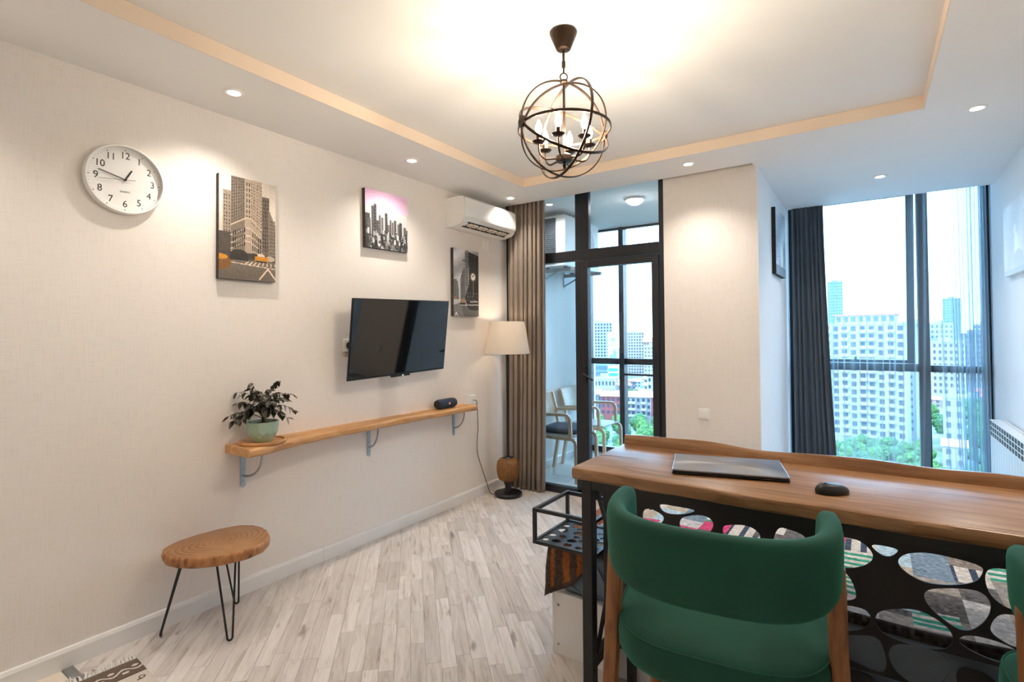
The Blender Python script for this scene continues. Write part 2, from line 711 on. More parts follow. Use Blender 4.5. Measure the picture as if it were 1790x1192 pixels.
# laminate strips laid at 45 degrees
strips = []
e1 = (-math.sqrt(0.5), math.sqrt(0.5))      # along a strip
e2 = (math.sqrt(0.5), math.sqrt(0.5))
SW = 0.0655
for row in range(-60, 130):
    b0 = row * SW
    s = -8.0 + random.random() * 0.5
    while s < 6.0:
        ln = random.choice([0.28, 0.36, 0.44, 0.52, 0.6])
        g = 0.0005
        q = [(s + g, b0 + g), (s + ln - g, b0 + g), (s + ln - g, b0 + SW - g), (s + g, b0 + SW - g)]
        w4 = [(1.0 + a * e1[0] + b * e2[0], 1.0 + a * e1[1] + b * e2[1]) for a, b in q]
        for rect in ((0.0, XR, 0.812, 4.10), (2.212, XR, 4.10, YW)):
            c = clip(w4, *rect)
            if len(c) >= 3:
                ar = abs(sum(c[i][0] * c[(i + 1) % len(c)][1] - c[(i + 1) % len(c)][0] * c[i][1] for i in range(len(c)))) / 2
                if ar > 0.0006:
                    strips.append((c, random.random()))
        s += ln


def strip_score(c):
    cx = sum(p[0] for p in c) / len(c)
    cy = sum(p[1] for p in c) / len(c)
    if cx > 2.3 or cy > 4.05:
        return 0
    x, y, d = proj((cx, cy, 0))
    if d < 0.3 or not (-40 < x < 1260 and 560 < y < 1240):
        return 0
    if cx > 1.72 and cy > 2.04:
        return 0
    return 1.0 / d


sc_ = sorted(range(len(strips)), key=lambda i: -strip_score(strips[i][0]))
near = [i for i in sc_ if strip_score(strips[i][0]) > 0][:300]
near_set = set(near)


def tone_attr(me, vals):
    a = me.attributes.new('tone', 'FLOAT_COLOR', 'FACE')
    c = np.ones((len(vals), 4), np.float32)
    c[:, :3] = np.array(vals)[:, None]
    a.data.foreach_set('color', c.ravel())


def ccw(c):
    ar = sum(c[i][0] * c[(i + 1) % len(c)][1] - c[(i + 1) % len(c)][0] * c[i][1] for i in range(len(c)))
    return c if ar > 0 else c[::-1]


for i in near:
    c, tn = strips[i]
    mb = MB().prism(ccw(c), -0.006, 0.0)
    me = mb.mesh('floor_strip', M['laminate'])
    tone_attr(me, [tn] * len(me.polygons))
    link('floor_strip', me, floor)
mb, vals = MB(), []
for i in range(len(strips)):
    if i not in near_set:
        n0 = len(mb.f)
        mb.prism(ccw(strips[i][0]), -0.006, 0.0)
        vals += [strips[i][1]] * (len(mb.f) - n0)
me = mb.mesh('further_floor_strips', M['laminate'])
tone_attr(me, vals)
tag(link('further_floor_strips', me, floor), kind='stuff')

# cream tiles of the entrance side, with the metal strip where the laminate begins
fh = struct('floor_entrance', MB().box(0, XR, -2.2, 0.775, -0.15, -0.006), M['grout'])
for i in range(7):
    for j in range(5):
        x0, y1 = i * 0.6, 0.772 - j * 0.6
        x1, y0 = min(x0 + 0.597, XR), max(y1 - 0.597, -2.2)
        if x1 - x0 > 0.02 and y1 - y0 > 0.02:
            MB().box(x0, x1, y0, y1, -0.007, 0.0).build('tile', M['cream_tile'], fh)
struct('trim_1', MB().box(0.015, XR - 0.02, 0.774, 0.813, -0.004, 0.004), M['steel'], bevel=0.002)

struct('wall_left', MB().box(-0.18, 0, -2.35, 4.10, -0.15, 2.95), M['wall'])
struct('wall_right', MB().box(XR, XR + 0.18, -2.35, 6.05, -0.15, 2.95), M['wall_pale'])
struct('wall_rear', MB().box(0, XR, -2.35, -2.2, -0.15, 2.95), M['wall'])
struct('wall_back', MB().box(1.526, 2.204, YB, 5.98, -0.15, 2.78), M['wall'])
struct('wall_alcove', MB().box(2.204, 2.21, YB, 5.98, -0.15, 2.78), M['wall_pale'])
struct('wall_balcony', MB().box(-0.18, 0.0, 4.10, 6.05, -0.15, 2.95), M['white_paint'])
cl = MB()
cl.box(-0.18, XR + 0.18, -2.35, 6.05, 2.78, 2.95)                   # slab
cl.box(0, XR, -2.2, 3.98, HT, 2.78)                                 # tray
cl.box(0, 0.56, -2.2, 3.98, HS, HT)                                 # lowered border
cl.box(3.12, XR, -2.2, 3.98, HS, HT)
cl.box(0.56, 3.12, 3.55, 3.98, HS, HT)
cl.box(0.56, 3.12, -2.2, -1.6, HS, HT)
cl.box(2.195, XR, 3.98, 5.70, HS, 2.78)                             # alcove
struct('ceiling', cl, M['white_paint'])
struct('ceiling_balcony', MB().box(0.0, 1.526, 4.17, 5.98, HT, 2.78), M['white_paint'])
struct('trim_2', MB().box(0.56, 0.564, -1.6, 3.55, HS, HT - 0.001), M['peach_trim'])
struct('trim_3', MB().box(3.116, 3.12, -1.6, 3.55, HS, HT - 0.001), M['peach_trim'])
struct('trim_4', MB().box(0.564, 3.116, 3.546, 3.55, HS, HT - 0.001), M['peach_trim'])


def skirting(name, runs):
    root = bpy.data.objects.new(name, None)
    COL.objects.link(root)
    tag(root, kind='structure')
    for kind, a, b, f, sg in runs:
        if kind == 'y':
            pr = [(f, 0.0), (f + sg * 0.016, 0.0), (f + sg * 0.016, 0.070), (f + sg * 0.010, 0.084), (f, 0.086)]
            P = [[(x, yy, z) for x, z in pr] for yy in (a, b)]
        else:
            pr = [(f, 0.0), (f + sg * 0.016, 0.0), (f + sg * 0.016, 0.070), (f + sg * 0.010, 0.084), (f, 0.086)]
            P = [[(xx, y, z) for y, z in pr] for xx in (a, b)]
        mb = MB().grid(P, closed_v=True)
        n = len(pr)
        mb.f += [tuple(range(n)), tuple(range(n, 2 * n))[::-1]]
        mb.mi += [0, 0]
        me = mb.mesh('board', M['baseboard'])
        fix_normals(me)
        link('board', me, root)


skirting('baseboard_left', [('y', -2.2, 2.058, 0.0, 1), ('y', 2.060, 4.09, 0.0, 1)])
skirting('baseboard_back', [('x', 1.53, 2.21, YB, -1)])
skirting('baseboard_right', [('y', -2.2, 5.8, XR, -1)])
skirting('baseboard_alcove', [('y', YB, 5.8, 2.21, 1)])


# ---- balcony door and its fixed lights
def frame_bar(name, root, x0, x1, y0, y1, z0, z1, mat='black_frame', bevel=0.004):
    return MB().box(x0, x1, y0, y1, z0, z1).build(name, M[mat], root, bevel=bevel)


d1 = bpy.data.objects.new('door_1', None)
COL.objects.link(d1)
d1.location = (0.75, 4.13, 0)
tag(d1, kind='structure')
Y0, Y1 = -0.028, 0.034


def L(x):
    return x - 0.75


frame_bar('frame_post', d1, L(0.002), L(0.06), Y0, Y1, 0.0, 2.775)
frame_bar('frame_post', d1, L(0.732), L(0.862), Y0 + 0.012, Y1, 2.145, 2.775)
frame_bar('frame_post', d1, L(0.735), L(0.80), Y0, Y1, 0.0, 2.055)
frame_bar('frame_post', d1, L(1.482), L(1.524), Y0, Y1, 0.0, 2.775)
frame_bar('transom', d1, L(0.06), L(1.482), Y0, Y1, 2.055, 2.145)
frame_bar('head', d1, L(0.06), L(1.482), Y0, Y1, 2.715, 2.775)
frame_bar('sill', d1, L(0.06), L(1.482), Y0, Y1, -0.004, 0.062)
for (x0, x1, z0, z1, m) in ((0.06, 0.735, 0.062, 2.055, 'blue_pane'), (0.06, 0.732, 2.145, 2.715, 'pane'), (0.862, 1.482, 2.145, 2.715, 'pane')):
    MB().box(L(x0), L(x1), 0.0, 0.006, z0, z1).build('pane', M[m], d1)
lf = MB()
YL0, YL1 = -0.045, 0.02
lf.box(L(0.803), L(0.862), YL0, YL1, 0.066, 2.05).box(L(1.425), L(1.479), YL0, YL1, 0.066, 2.05)
lf.box(L(0.862), L(1.425), YL0, YL1, 0.066, 0.15).box(L(0.862), L(1.425), YL0, YL1, 1.985, 2.05)
leaf = lf.build('door_leaf', M['black_frame'], d1, bevel=0.004)
MB().box(L(0.862), L(1.425), -0.012, -0.006, 0.15, 1.985).build('pane', M['pane'], leaf)
hd = MB().box(L(0.822), L(0.842), YL0 - 0.012, YL0, 0.99, 1.13)
hd.tube([(L(0.832), YL0 - 0.008, 1.07), (L(0.832), YL0 - 0.045, 1.07), (L(0.85), YL0 - 0.05, 1.062), (L(0.93), YL0 - 0.05, 1.02)], 0.008, 8)
hd.build('handle', M['black_metal'], leaf, smooth=40)

# ---- balcony: tiles and outer glazing
fb = struct('floor_balcony', MB().box(0.0, 1.526, 4.17, 5.98, -0.15, -0.006), M['grout'])
for i in range(4):
    for j in range(5):
        x0, y0 = i * 0.45, 4.17 + j * 0.45
        x1, y1 = min(x0 + 0.446, 1.526), min(y0 + 0.446, 5.96)
        if x1 - x0 > 0.02 and y1 > y0 + 0.02:
            MB().box(x0, x1, y0, y1, -0.007, 0.0).build('tile', M['tile'], fb)
skirting('baseboard_balcony', [('y', 4.2, 5.8, 0.0, 1)])
w2 = bpy.data.objects.new('window_2', None)
COL.objects.link(w2)
tag(w2, kind='structure')
frame_bar('frame_post', w2, 0.002, 0.055, 5.82, 5.90, 0.0, HT)
frame_bar('mullion', w2, 0.425, 0.485, 5.80, 5.92, 0.0, HT - 0.002)
frame_bar('frame_post', w2, 1.470, 1.524, 5.82, 5.90, 0.0, HT)
for (a, b) in ((0.055, 0.425), (0.485, 1.470)):
    frame_bar('transom', w2, a, b, 5.83, 5.89, 1.055, 1.125)
    frame_bar('bottom_rail', w2, a, b, 5.82, 5.90, 0.0, 0.07)
    frame_bar('head', w2, a, b, 5.83, 5.89, HT - 0.022, HT)
frame_bar('guard_bar', w2, 0.485, 1.470, 5.835, 5.86, 0.925, 0.95)
for (a, b, m) in ((0.055, 0.425, 'blue_pane'), (0.485, 1.470, 'pane')):
    MB().box(a, b, 5.856, 5.862, 0.07, 1.055).build('pane', M[m], w2)
    MB().box(a, b, 5.856, 5.862, 1.125, HT - 0.022).build('pane', M[m], w2)

# ---- alcove window, full height, with one top-hung sash pushed open
w1 = bpy.data.objects.new('window_1', None)
COL.objects.link(w1)
tag(w1, kind='structure')
frame_bar('frame_post', w1, 2.212, 2.27, YW, YW + 0.08, 0.0, 2.775)
frame_bar('mullion', w1, 3.215, 3.295, YW - 0.02, YW + 0.09, 0.0, 2.775)
frame_bar('frame_post', w1, 3.645, 3.698, YW, YW + 0.08, 0.0, 2.775)
for (a, b, t0, t1) in ((2.27, 3.215, 1.055, 1.125), (3.295, 3.645, 1.055, 1.115)):
    frame_bar('transom', w1, a, b, YW, YW + 0.08, t0, t1)
    frame_bar('bottom_rail', w1, a, b, YW, YW + 0.08, 0.0, 0.07)
    frame_bar('head', w1, a, b, YW, YW + 0.08, 2.71, 2.775)
    MB().box(a, b, YW + 0.035, YW + 0.041, 0.07, t0).build('pane', M['pane'], w1)
MB().box(3.295, 3.645, YW + 0.035, YW + 0.041, 1.115, 2.71).build('pane', M['pane'], w1)
sm = MB()
W_, H_ = 0.925, 1.640
sm.box(0, 0.06, 0, 0.06, -H_, 0).box(W_ - 0.06, W_, 0, 0.06, -H_, 0).box(0.06, W_ - 0.06, 0, 0.06, -H_, -H_ + 0.075).box(0.06, W_ - 0.06, 0, 0.06, -0.06, 0)
sash = sm.build('sash', M['black_frame'], w1, bevel=0.004)
sash.location = (2.28, YW + 0.050, 2.700)
sash.rotation_euler = (R(7.0), 0, 0)
MB().box(0.06, W_ - 0.06, 0.03, 0.036, -H_ + 0.075, -0.06).build('pane', M['pane'], sash)
MB().box(0.42, 0.52, -0.022, 0.0, -H_ + 0.02, -H_ + 0.05).box(0.455, 0.475, -0.04, -0.02, -H_ + 0.03, -H_ + 0.11).build('handle', M['black_plastic'], sash, bevel=0.003)


# ================================================================== LAMPS
SPOT_LABELS = {
    (0.312, 1.339): 'recessed round ceiling spotlight between the wall clock and the tall sepia canvas',
    (0.304, 2.552): 'recessed round ceiling spotlight above the square pink-topped canvas',
    (0.300, 3.745): 'recessed round ceiling spotlight above the air conditioner',
    (1.825, 3.727): 'recessed round ceiling spotlight above the light switch wall',
    (3.352, 3.699): 'recessed round ceiling spotlight between the ceiling tray and the white right wall',
    (2.944, 4.887): 'recessed round ceiling spotlight inside the alcove before the sheer curtains',
    (0.308, 0.13): 'recessed round ceiling spotlight above the fringed rug',
    (0.308, -1.08): 'recessed round ceiling spotlight by the rear wall over the cream tiles',
    (3.39, 2.45): 'recessed round ceiling spotlight above the end of the desk',
}


def make_spot(label):
    s = thing('ceiling_spotlight', label, 'spotlight', group='recessed spotlights in the lowered ceiling border')
    MB().lathe([(0.030, -0.006), (0.040, -0.008), (0.047, -0.004), (0.047, 0.0), (0.030, 0.0), (0.030, -0.006)], 28, cap=False).build('trim_ring', M['white_plastic'], s, smooth=40)
    MB().lathe([(0.0005, -0.0035), (0.0295, -0.0035), (0.0295, 0.0)], 24, cap=True).build('lens', M['spot_glow'], s)
    return s


spot_d = bpy.data.lights.new('spot_beam', 'SPOT')
spot_d.energy = SPOT_W
spot_d.color = (1.0, 0.90, 0.78)
spot_d.spot_size = R(125)
spot_d.spot_blend = 0.9
spot_d.shadow_soft_size = 0.03
first = None
for (x, y), lb in SPOT_LABELS.items():
    s = make_spot(lb) if first is None else dup(first, label=lb)
    first = first or s
    s.location = (x, y, HS)
    lo = bpy.data.objects.new('beam', spot_d)
    COL.objects.link(lo)
    lo.location = (x, y, HS - 0.012)

# ---- orb chandelier
CH = Vector((1.816, 1.925, 0))
ch = thing('orb_chandelier', 'dark bronze orb chandelier with six lit candle bulbs hanging from the ceiling tray', 'chandelier', (CH.x, CH.y, HT))
zc, RR = 2.262 - HT, 0.192
hr = Vector((math.cos(YAW), math.sin(YAW), 0))
hd_ = Vector((-math.sin(YAW), math.cos(YAW), 0))
tA = R(25)
A = hr * math.cos(tA) + hd_ * math.sin(tA)            # axis through the two side bosses
B = hd_ * math.cos(tA) - hr * math.sin(tA)
Z = Vector((0, 0, 1))
MB().lathe([(0.024, -0.078), (0.030, -0.074), (0.056, -0.012), (0.058, -0.004), (0.052, 0.0)], 32).build('canopy', M['bronze'], ch, smooth=35)
st = MB().tube([(0, 0, -0.075), (0, 0, -0.125)], 0.0055, 10).tube([(0, 0, -0.125), (0, 0, -0.150)], 0.008, 10).tube([(0, 0, -0.148), (0, 0, -0.175)], 0.004, 8)
st.build('stem', M['bronze'], ch, smooth=40)
lk = [(0.015 * math.cos(t) * hr.x, 0.015 * math.cos(t) * hr.y, -0.190 + 0.016 * math.sin(t)) for t in np.linspace(0, 2 * PI, 20, endpoint=False)]
MB().tube(lk, 0.0028, 8, closed=True).build('chain_link', M['bronze'], ch, smooth=40)
MB().lathe([(0.006, -0.222), (0.016, -0.214), (0.016, -0.206), (0.006, -0.204)], 16).build('top_cap', M['bronze'], ch, smooth=40)


def ring(u, v, rad, w=0.0105, th=0.0045):
    """flat band ring in the plane of u, v"""
    u, v = u.normalized(), v.normalized()
    nrm = u.cross(v)
    P = []
    for t in np.linspace(0, 2 * PI, 72, endpoint=False):
        d = u * math.cos(t) + v * math.sin(t)
        c = Vector((0, 0, zc)) + d * rad
        P.append([c + d * th / 2 + nrm * w / 2, c - d * th / 2 + nrm * w / 2, c - d * th / 2 - nrm * w / 2, c + d * th / 2 - nrm * w / 2])
    me = MB().grid(P, closed_u=True, closed_v=True).mesh('ring', M['bronze'])
    fix_normals(me)
    return link('ring', me, ch, smooth=50)


for k, dr in ((0, 0.0), (45, 0.004), (90, 0.008), (135, -0.004)):
    ring(A, B * math.cos(R(k)) + Z * math.sin(R(k)), RR + dr)
tv_ = Matrix.Rotation(R(9), 3, hd_)
ring(tv_ @ B, tv_ @ Z, RR + 0.012)
for sg in (-1, 1):
    P = []
    c0 = Vector((0, 0, zc)) + A * (sg * (RR + 0.004))
    for t in np.linspace(0, 2 * PI, 28, endpoint=False):
        d = B * math.cos(t) + Z * math.sin(t)
        P.append([c0 + d * 0.024 + A * 0.006, c0 + d * 0.012 + A * 0.006, c0 + d * 0.012 - A * 0.006, c0 + d * 0.024 - A * 0.006])
    me = MB().grid(P, closed_u=True, closed_v=True).mesh('boss', M['bronze'])
    fix_normals(me)
    link('boss', me, ch, smooth=50)
MB().tube([(0, 0, -0.215), (0, 0, zc - 0.11)], 0.0055, 10).build('rod', M['bronze'], ch, smooth=40)
hz = zc - 0.125
MB().lathe([(0.030, hz - 0.012), (0.036, hz - 0.010), (0.036, hz + 0.010), (0.020, hz + 0.020), (0.008, hz + 0.022)], 28).build('hub', M['bronze'], ch, smooth=35)
MB().lathe([(0.002, hz - 0.045), (0.007, hz - 0.034), (0.008, hz - 0.026), (0.004, hz - 0.020), (0.008, hz - 0.016), (0.008, hz - 0.011)], 16).build('finial', M['bronze'], ch, smooth=40)
for k in range(6):
    an = R(60 * k + 12)
    d = hr * math.cos(an) + hd_ * math.sin(an)
    pts = [d * 0.030 + Z * hz]
    for t in np.linspace(0, 1, 9):
        a = t * PI / 2
        pts.append(d * (0.075 + 0.035 * math.sin(a)) + Z * (hz - 0.006 + 0.045 * (1 - math.cos(a))))
    pts.append(d * 0.110 + Z * (hz + 0.058))
    arm = MB().tube(pts, 0.0042, 8).build('arm', M['bronze'], ch, smooth=40)
    cx, cy, cz = d.x * 0.110, d.y * 0.110, hz + 0.056
    MB().lathe([(0.006, 0.0), (0.021, 0.004), (0.027, 0.010), (0.025, 0.010), (0.008, 0.005)], 24, (cx, cy, cz)).build('drip_cup', M['bronze'], arm, smooth=35)
    MB().lathe([(0.0105, 0.005), (0.0105, 0.034), (0.009, 0.036)], 18, (cx, cy, cz)).build('candle_sleeve', M['bronze'], arm, smooth=35)
    bl = MB().lathe([(0.006, 0.036), (0.0085, 0.042), (0.0135, 0.056), (0.0135, 0.066), (0.010, 0.080), (0.0045, 0.094), (0.001, 0.100)], 18, (cx, cy, cz)).build('bulb', M['bulb_glow'], arm, smooth=60)
# ---- floor lamp
fl = thing('floor_lamp', 'tall floor lamp with white tapered shade and amber wicker bulb on black base', 'floor lamp', (0.215, 3.80, 0))
MB().lathe([(0.118, 0.0), (0.122, 0.006), (0.122, 0.026), (0.116, 0.032), (0.050, 0.036), (0.030, 0.05), (0.026, 0.085), (0.040, 0.118), (0.040, 0.130), (0.018, 0.135)], 40).build('base', M['black_plastic'], fl, smooth=35)
MB().tube([(0, 0, 0.12), (0, 0, 1.40)], 0.0125, 14).build('pole', M['black_plastic'], fl, smooth=40)
t = NT('amber_woven_cane')
tr = t.n('BsdfTransparent')
tr.inputs[0].default_value = (0.85, 0.55, 0.25, 1)
wv = t.n('TexWave', wave_type='BANDS', bands_direction='Z')
wv.inputs['Scale'].default_value = 60
t.l(t.coords('Object', (1, 1, 1)), wv.inputs['Vector'])
mx = t.n('MixShader')
t.set(Base_Color=t.ramp(t.noise(t.coords(), 20, 2), [(0.3, srgb(120, 82, 46)), (0.7, srgb(156, 112, 66))]), Roughness=0.6)
t.l(t.ramp(wv.outputs['Fac'], [(0.3, (0.35, 0.35, 0.35, 1)), (0.6, (0.85, 0.85, 0.85, 1))]), mx.inputs[0])
t.l(tr.outputs[0], mx.inputs[1])
t.l(t.b.outputs[0], mx.inputs[2])
t.l(mx.outputs[0], t.o.inputs[0])
MB().lathe([(0.050, 0.128), (0.085, 0.150), (0.098, 0.20), (0.102, 0.26), (0.096, 0.30), (0.070, 0.325), (0.040, 0.332)], 40, cap=False).build('wicker_globe', t.m, fl, smooth=60)
MB().lathe([(0.045, 0.325), (0.048, 0.331), (0.040, 0.338), (0.014, 0.340)], 24).build('globe_cap', M['black_plastic'], fl, smooth=35)
t = NT('white_lamp_linen')
tl = t.n('BsdfTranslucent')
tl.inputs[0].default_value = srgb(245, 236, 224)
f = t.noise(t.coords('Object', (300, 300, 300)), 1, 2)
t.set(Base_Color=t.ramp(f, [(0.3, srgb(240, 234, 226)), (0.7, srgb(250, 246, 240))]), Roughness=0.9)
mx = t.n('MixShader')
mx.inputs[0].default_value = 0.35
t.l(t.b.outputs[0], mx.inputs[1])
t.l(tl.outputs[0], mx.inputs[2])
t.l(mx.outputs[0], t.o.inputs[0])
sh = MB().lathe([(0.200, 1.243), (0.201, 1.246), (0.156, 1.525), (0.154, 1.525), (0.198, 1.246)], 48, cap=False).build('shade', t.m, fl, smooth=50)
sp = MB()
for k in range(3):
    a = 2 * PI * k / 3
    sp.tube([(0.012 * math.cos(a), 0.012 * math.sin(a), 1.39), (0.157 * math.cos(a), 0.157 * math.sin(a), 1.51)], 0.002, 6)
MB().lathe([(0.004, 1.395), (0.014, 1.402), (0.028, 1.44), (0.024, 1.465), (0.006, 1.482)], 20).build('bulb', glow('lamp_bulb_glow', (1.0, 0.80, 0.58, 1), 55.0), fl, smooth=60)
sp.build('shade_carrier', M['steel'], fl)

# ---- dome light of the balcony
dm = thing('dome_light', 'white glass dome light on the balcony ceiling', 'ceiling light', (1.075, 4.66, HT))
MB().lathe([(0.085, -0.022), (0.090, -0.012), (0.090, 0.0)], 32).build('rim', M['white_plastic'], dm, smooth=40)
t = NT('frosted_dome_glass')
t.b.inputs['Emission Color'].default_value = (0.95, 0.98, 1.0, 1)
t.b.inputs['Emission Strength'].default_value = 22.0
t.set(Base_Color=t.ramp(t.noise(t.coords(), 30, 2), [(0.3, srgb(214, 214, 210)), (0.7, srgb(238, 238, 236))]), Roughness=0.15)
MB().lathe([(0.003, -0.066), (0.035, -0.060), (0.062, -0.045), (0.080, -0.023)], 32).build('dome', t.m, dm, smooth=60)
sb = thing('balcony_spotlight', 'small round spotlight in the balcony ceiling by the outdoor unit', 'spotlight', (0.32, 4.38, HT))
MB().lathe([(0.030, -0.006), (0.042, -0.006), (0.042, 0.0), (0.030, 0.0)], 24).build('trim_ring', M['white_plastic'], sb, smooth=40)
MB().lathe([(0.0005, -0.007), (0.029, -0.007), (0.029, -0.002)], 24).build('lens', M['spot_glow'], sb)
bs_d = bpy.data.lights.new('balcony_beam', 'SPOT')
bs_d.energy = 40
bs_d.color = (0.96, 0.98, 1.0)
bs_d.spot_size = R(150)
bs_d.spot_blend = 0.9
bs_d.shadow_soft_size = 0.03
lo = bpy.data.objects.new('beam', bs_d)
COL.objects.link(lo)
lo.location = (0.32, 4.38, HT - 0.014)


# ================================================================== LEFT WALL
def wall_text(me, x):
    """text built in XY turned to stand on a wall that faces +x"""
    for v in me.vertices:
        a, b, c = v.co
        v.co = (x + c, a, b)
    return me


# ---- clock
ck = thing('wall_clock', 'round white wall clock with black numerals and hands', 'clock', (0.0, 0.992, 2.135))
RC = 0.160


def disc_x(prof, n=64):
    mb = MB().lathe(prof, n)
    mb.v = [(z, x, y) for x, y, z in mb.v]
    return mb


disc_x([(RC - 0.012, 0.0), (RC, 0.004), (RC, 0.030), (RC - 0.004, 0.036), (RC - 0.010, 0.036), (RC - 0.012, 0.026), (RC - 0.012, 0.014)]).build('rim', M['white_plastic'], ck, smooth=35)
M['clock_face'] = plain('white_clock_face', srgb(244, 244, 243), 0.5, var=0.005)
M['ink'] = plain('black_ink', srgb(24, 22, 22), 0.5)
disc_x([(0.001, 0.012), (RC - 0.011, 0.012), (RC - 0.011, 0.0145), (0.001, 0.0145)], 64).build('dial', M['clock_face'], ck)
XF = 0.0150
for h in range(1, 13):
    a = R(90 - 30 * h)
    me = text_mesh(str(h), 0.044, 0.0002)
    me.materials.append(M['ink'])
    wall_text(me, XF)
    o = link('numeral', me, ck)
    o.location = (0, 0.112 * math.cos(a), 0.112 * math.sin(a))
    for v in me.vertices:
        v.co.y *= 0.9
tk = MB()
for k in range(60):
    a = R(6 * k)
    w_, l_ = (0.0016, 0.006) if k % 5 == 0 else (0.0004, 0.004)
    d, e = Vector((0, math.cos(a), math.sin(a))), Vector((0, -math.sin(a), math.cos(a)))
    c0 = Vector((XF, 0, 0))
    tk.add([c0 + d * 0.142 - e * w_, c0 + d * 0.142 + e * w_, c0 + d * (0.142 - l_) + e * w_, c0 + d * (0.142 - l_) - e * w_], [(0, 1, 2, 3)])
tag(tk.build('minute_marks', M['ink'], ck), kind='stuff')
me = text_mesh('QUARTZ', 0.010, 0.0002)
me.materials.append(M['ink'])
o = link('lettering', wall_text(me, XF), ck)
o.location = (0, 0, -0.055)


def hand(name, deg, l0, l1, w0, w1, x, m):
    a = R(90 - deg)
    d, e = Vector((0, math.cos(a), math.sin(a))), Vector((0, -math.sin(a), math.cos(a)))
    c0 = Vector((x, 0, 0))
    pts = [c0 - d * l0 - e * w0, c0 - d * l0 + e * w0, c0 + d * l1 + e * w1, c0 + d * l1 - e * w1]
    X = Vector((0.001, 0, 0))
    MB().add(pts + [p + X for p in pts], [(3, 2, 1, 0), (4, 5, 6, 7), (0, 1, 5, 4), (1, 2, 6, 5), (2, 3, 7, 6), (3, 0, 4, 7)]).build(name, m, ck)


hand('hour_hand', 28, 0.004, 0.056, 0.0032, 0.0028, 0.018, M['ink'])
hand('minute_hand', 285, 0.004, 0.108, 0.0026, 0.0018, 0.020, M['ink'])
hand('second_hand', 263, 0.040, 0.104, 0.0009, 0.0006, 0.022, M['ink'])
disc_x([(0.001, 0.015), (0.005, 0.015), (0.005, 0.024), (0.001, 0.024)], 16).build('hub', M['bronze'], ck)
M['crystal'] = pane('clock_crystal', (0.998, 0.998, 0.998, 1), 1.03)
disc_x([(0.001, 0.0285), (RC - 0.0115, 0.0285), (RC - 0.0115, 0.0295), (0.001, 0.0295)], 64).build('crystal', M['crystal'], ck)


# ---- canvases
def canvas(name, label, loc, wd, ht, paint, depth=0.032, face='+x', side=None, tilt=None):
    c = thing(name, label, 'picture', loc)
    side = side or M['canvas_side']
    sg = 1 if face == '+x' else -1
    MB().box(min(0, sg * (depth - 0.001)), max(0, sg * (depth - 0.001)), -wd / 2, wd / 2, -ht / 2, ht / 2).build('stretched_frame', side, c, bevel=0.003)
    n, m = paint.w, paint.h
    P = []
    x = sg * depth
    for j in range(m + 1):
        P.append([(x, sg * (-wd / 2 + wd * i / n), ht / 2 - ht * j / m) for i in range(n + 1)])
    mb = MB().grid(P)
    me = mb.mesh('print', M['print'])
    face_colours(me, paint.a.reshape(-1, 3))
    link('print', me, c)
    if tilt:
        c.rotation_euler = tilt
    return c


M['canvas_side'] = plain('dark_canvas_edge', srgb(64, 58, 54), 0.8, var=0.5, scale=40)
SEP = np.array([1.0, 0.90, 0.80])


def windows_on(p, x0, x1, y0, y1, nx, ny, col, k=0.6, skew0=0.0, skew1=0.0):
    for i in range(nx):
        for j in range(ny):
            a = x0 + (x1 - x0) * (i + 0.25) / nx
            b = x0 + (x1 - x0) * (i + 0.25 + k * 0.8) / nx
            t = (a - x0) / (x1 - x0)
            sk = skew0 + (skew1 - skew0) * (j / max(ny - 1, 1))
            c0 = y0 + (y1 - y0) * (j + 0.25) / ny + sk * t
            c1 = y0 + (y1 - y0) * (j + 0.25 + k) / ny + sk * t
            p.rect(a, b, c0, c1, np.array(col) * rng.uniform(0.7, 1.3))


# 1: sepia street with a corner tower and yellow cabs
p = Paint(110, 190, np.array([0.86, 0.82, 0.77]))
p.a += (0.06 * np.sin(p.X * 5 + p.Y * 9))[..., None]
p.rect(0.06, 0.2, 0.15, 0.75, SEP * 0.60)
windows_on(p, 0.07, 0.19, 0.18, 0.72, 3, 16, SEP * 0.33)
p.rect(0.74, 0.88, 0.14, 0.75, SEP * 0.40)
windows_on(p, 0.75, 0.88, 0.16, 0.7, 3, 14, SEP * 0.25)
p.poly([(0.86, 0.24), (0.97, 0.38), (1.0, 0.42), (1.0, 0.75), (0.86, 0.75)], SEP * 0.52)
windows_on(p, 0.87, 1.0, 0.36, 0.72, 4, 10, SEP * 0.3)
p.rect(0.0, 0.2, 0.55, 0.76, SEP * 0.30)
p.poly([(0.2, -0.02), (0.44, -0.02), (0.44, 0.74), (0.2, 0.72)], SEP * 0.47)
windows_on(p, 0.2, 0.43, 0.01, 0.47, 6, 15, SEP * 0.26, 0.55, -0.02, -0.08)
p.poly([(0.44, -0.02), (0.745, -0.02), (0.745, 0.72), (0.56, 0.74), (0.44, 0.74)], SEP * 0.66)
windows_on(p, 0.55, 0.745, 0.02, 0.44, 6, 14, SEP * 0.38, 0.55, 0.02, 0.08)
windows_on(p, 0.45, 0.54, 0.02, 0.40, 2, 7, SEP * 0.22, 0.6)
for y in (0.385, 0.485, 0.56, 0.615):
    p.line((0.2, y + 0.09), (0.46, y), 0.010, SEP * 0.80)
    p.line((0.46, y), (0.54, y), 0.010, SEP * 0.84)
    p.line((0.54, y), (0.745, y + 0.10), 0.010, SEP * 0.76)
windows_on(p, 0.22, 0.45, 0.52, 0.70, 6, 3, SEP * 0.22, 0.7, -0.06, -0.04)
windows_on(p, 0.56, 0.74, 0.50, 0.70, 5, 3, SEP * 0.22, 0.7, 0.07, 0.04)
p.rect(0.0, 1.0, 0.73, 0.80, SEP * 0.28)
p.rect(0.0, 1.0, 0.80, 1.0, SEP * 0.50)
